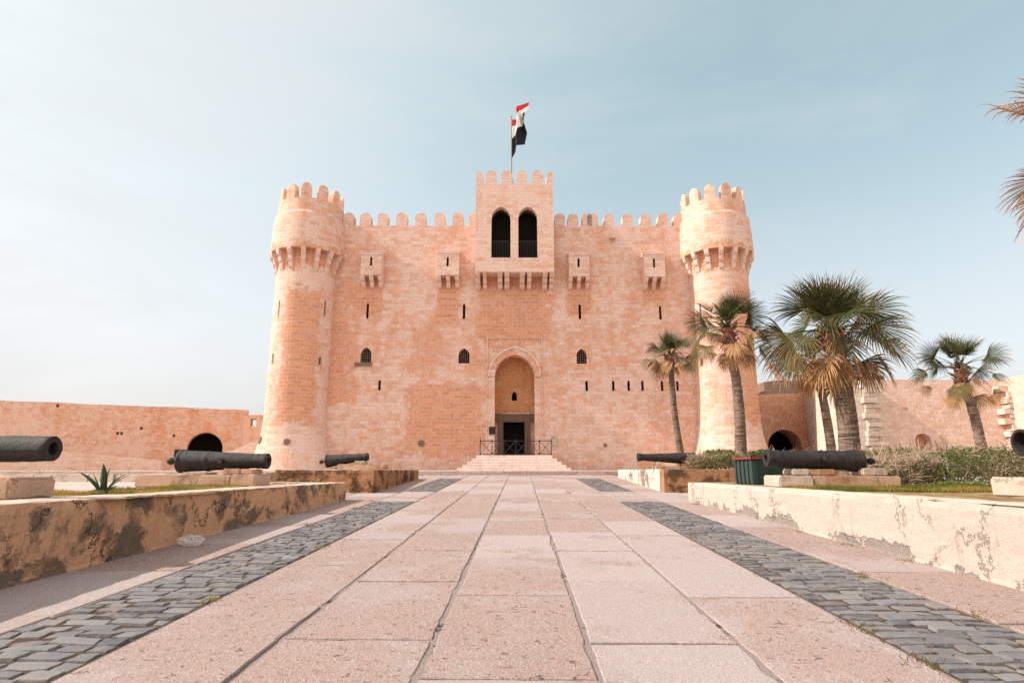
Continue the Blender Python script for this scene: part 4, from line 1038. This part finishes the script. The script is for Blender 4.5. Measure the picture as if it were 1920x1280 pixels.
def twigs(mb,rr,n,region,L):
    x0,x1,y0,y1,z0,z1=region
    for k in range(n):
        p=Vector((rr.uniform(x0,x1),rr.uniform(y0,y1),z0+(z1-z0)*rr.uniform(.1,.92)))
        d=Vector((rr.uniform(-1,1),rr.uniform(-1,1),rr.uniform(-.2,1))).normalized(); pts=[p]
        for i in range(3): d=(d+Vector((rr.uniform(-.4,.4),rr.uniform(-.4,.4),rr.uniform(-.3,.3)))).normalized(); pts.append(pts[-1]+d*L/3*rr.uniform(.6,1.3))
        mb.tube(pts,[.008,.006,.005,.003],3,rr.random(),cap=False)
def shrub(name,label,region,nl,size,dryf,nt,tl,seed,cat='hedge',tn=.12):
    rr=random.Random(seed); x0,x1,y0,y1,z0,z1=region; c=((x0+x1)/2,(y0+y1)/2,z0)
    root=empty(name,c,0,label,cat)
    reg=(x0-c[0],x1-c[0],y0-c[1],y1-c[1],0,z1-z0)
    mb=MB(); leaf_clumps(mb,rr,nl,reg,size,dryf,tn); mb.build('foliage',M['hedge'],root,fix=False)
    mb=MB(); twigs(mb,rr,nt,reg,tl); tag(mb.build('twigs',M['twig'],root,fix=False),kind='stuff')
shrub('shrub','large tangled dry shrub with pale twigs at the right, behind the grass strip',(9.0,14.6,12.9,15.6,1.0,1.97),26000,.034,.16,1500,.42,41,'shrub')
shrub('hedge','dense green hedge between the tallest palm and the tangled shrub',(9.6,12.9,17.4,19.6,1.0,2.08),15000,.045,.12,500,.3,42)
shrub('hedge','low trimmed hedge behind the green cabinet, below the gate wall arch',(7.6,12.3,25.3,26.8,1.38,2.30),15000,.05,.12,300,.3,43)
shrub('shrub','brownish straggly bush at the breech of the far right cannon',(6.35,8.9,23.2,25.0,1.38,2.05),9000,.04,.45,500,.3,44,'shrub')
shrub('shrub','sparse twiggy bush right beside the banded cannon breech',(7.9,9.4,13.4,15.2,1.0,1.72),7000,.030,.5,1300,.36,45,'shrub')
shrub('hedge','green hedge far right in front of the cream rampart',(14.6,24,16.5,19,1.0,2.1),12000,.06,.2,400,.3,46)
# low green flowering plants in front of the tangled shrub
rr=random.Random(5); mb=MB(); leaf_clumps(mb,rr,9000,(8.4,13.5,12.3,13.2,1.03,1.24),.024,.05,.3)
tag(mb.build('ground_plants',M['hedge'],fix=False),kind='stuff'); 
mfl,t_=new_mat('white_petals'); t_.out((.75,.74,.7),.7)
mb=MB()
for k in range(70):
    x=rr.uniform(8.6,12);y=rr.uniform(12.2,12.9);z=1.12+rr.uniform(0,.14)
    for q in range(5): a=q*1.256; mb.add([(x,y,z),(x+.02*math.cos(a),y+.005,z+.02*math.sin(a)),(x+.02*math.cos(a+.7),y+.005,z+.02*math.sin(a+.7))],[(0,1,2)])
tag(mb.build('small_flowers',mfl,fix=False),kind='stuff')
def grass(name,regs,n,h,seed):
    rr=random.Random(seed); mb=MB()
    for (x0,x1,y0,y1,z,wt) in regs:
        for k in range(int(n*wt)):
            x=rr.uniform(x0,x1);y=rr.uniform(y0,y1); q=mnoise.noise((x*1.3,y*1.3,seed))
            if q<-.25: continue
            hh=h*rr.uniform(.4,1.2)*(1+q); a=rr.uniform(0,2*PI); lx,ly=math.cos(a),math.sin(a); w_=.006
            mb.add([(x-ly*w_,y+lx*w_,z),(x+ly*w_,y-lx*w_,z),(x+lx*hh*.5,y+ly*hh*.5,z+hh)],[(0,1,2)],min(1,max(0,.42-mnoise.noise((x*.8,y*.8,9))*1.5+rr.uniform(-.2,.2))))
    tag(mb.build(name,M['grass'],fix=False),kind='stuff')
grass('grass',[(-7.4,-5.75,8.8,13.0,1.03,1.0),(5.45,8.6,10.6,13.0,1.03,1.2),(8.0,13,10.2,12.6,1.03,1.1),(-8.6,-8.2,19.3,20.2,1.0,.05)],16000,.075,3)
# weeds in the joints at the foot of the walls
rr=random.Random(77); mb=MB()
for (cx,cy) in [(4.55,16.2),(4.85,9.4),(4.93,8.1),(3.85,7.2),(2.75,5.2),(-2.95,9.1),(-2.96,6.0),(-4.03,15.0),(2.7,4.4),(-4.2,17.1),(4.86,10.9),(3.0,24),(-4.05,11.8),(-2.0,21.0),(1.58,20.4),(3.95,5.6)]:
    for k in range(60):
        x=cx+rr.gauss(0,.07);y=cy+rr.gauss(0,.10); hh=rr.uniform(.01,.045); a=rr.uniform(0,6.28); z=gz(y)
        mb.add([(x-.005,y,z-.01),(x+.005,y,z-.01),(x+math.cos(a)*hh,y+math.sin(a)*hh*.5,z+hh)],[(0,1,2)],rr.uniform(.1,.8))
tag(mb.build('joint_weeds',M['grass'],fix=False),kind='stuff')
# agave
ag=empty('agave',(-6.18,9.0,1.04),0,'young agave with a few upright pointed leaves on the left bed','agave')
def agleaf(az,lean,L,w_,dry=0,curl=.0):
    mb=MB(); K=10; vs=[];fs=[]; d=Vector((math.cos(az)*math.sin(lean),math.sin(az)*math.sin(lean),math.cos(lean))); s=Vector((-math.sin(az),math.cos(az),0)); p=Vector((0,0,0)); n=s.cross(d)
    for i in range(K+1):
        f=i/K; ww=w_*(.55+1.1*f)*(1-f**2.2)+.002; n=s.cross(d).normalized()
        vs+=[p-s*ww+n*ww*-.45,p+n*.012*(1-f),p+s*ww+n*ww*-.45,p-n*(.018*(1-f)+.001)]
        d=(d+Vector((math.cos(az),math.sin(az),-.6))*curl*f).normalized(); p=p+d*L/K
    for i in range(K):
        for q in range(4): fs.append((i*4+q,i*4+(q+1)%4,(i+1)*4+(q+1)%4,(i+1)*4+q))
    mb.add(vs,fs,dry); mb.build('leaf',M['agave'],ag,smooth=True)
for a in [(R(185),.75,.52,.062,0,.06),(R(270),.15,.46,.062,0,0),(R(60),.15,.40,.055,0,0),(R(10),.60,.42,.025,.2,.08),(R(-15),1.0,.30,.03,0,.05),(R(215),.45,.35,.035,0,0),(R(120),.5,.33,.035,0,0),(R(-5),.75,.50,.014,.8,.12)]: agleaf(*a)
mb=MB(); mb.lathe([(.10,-.02),(.09,.03),(.05,.07),(.01,.08)],0,0,12); mb.build('base',M['agave'],ag,smooth=True)
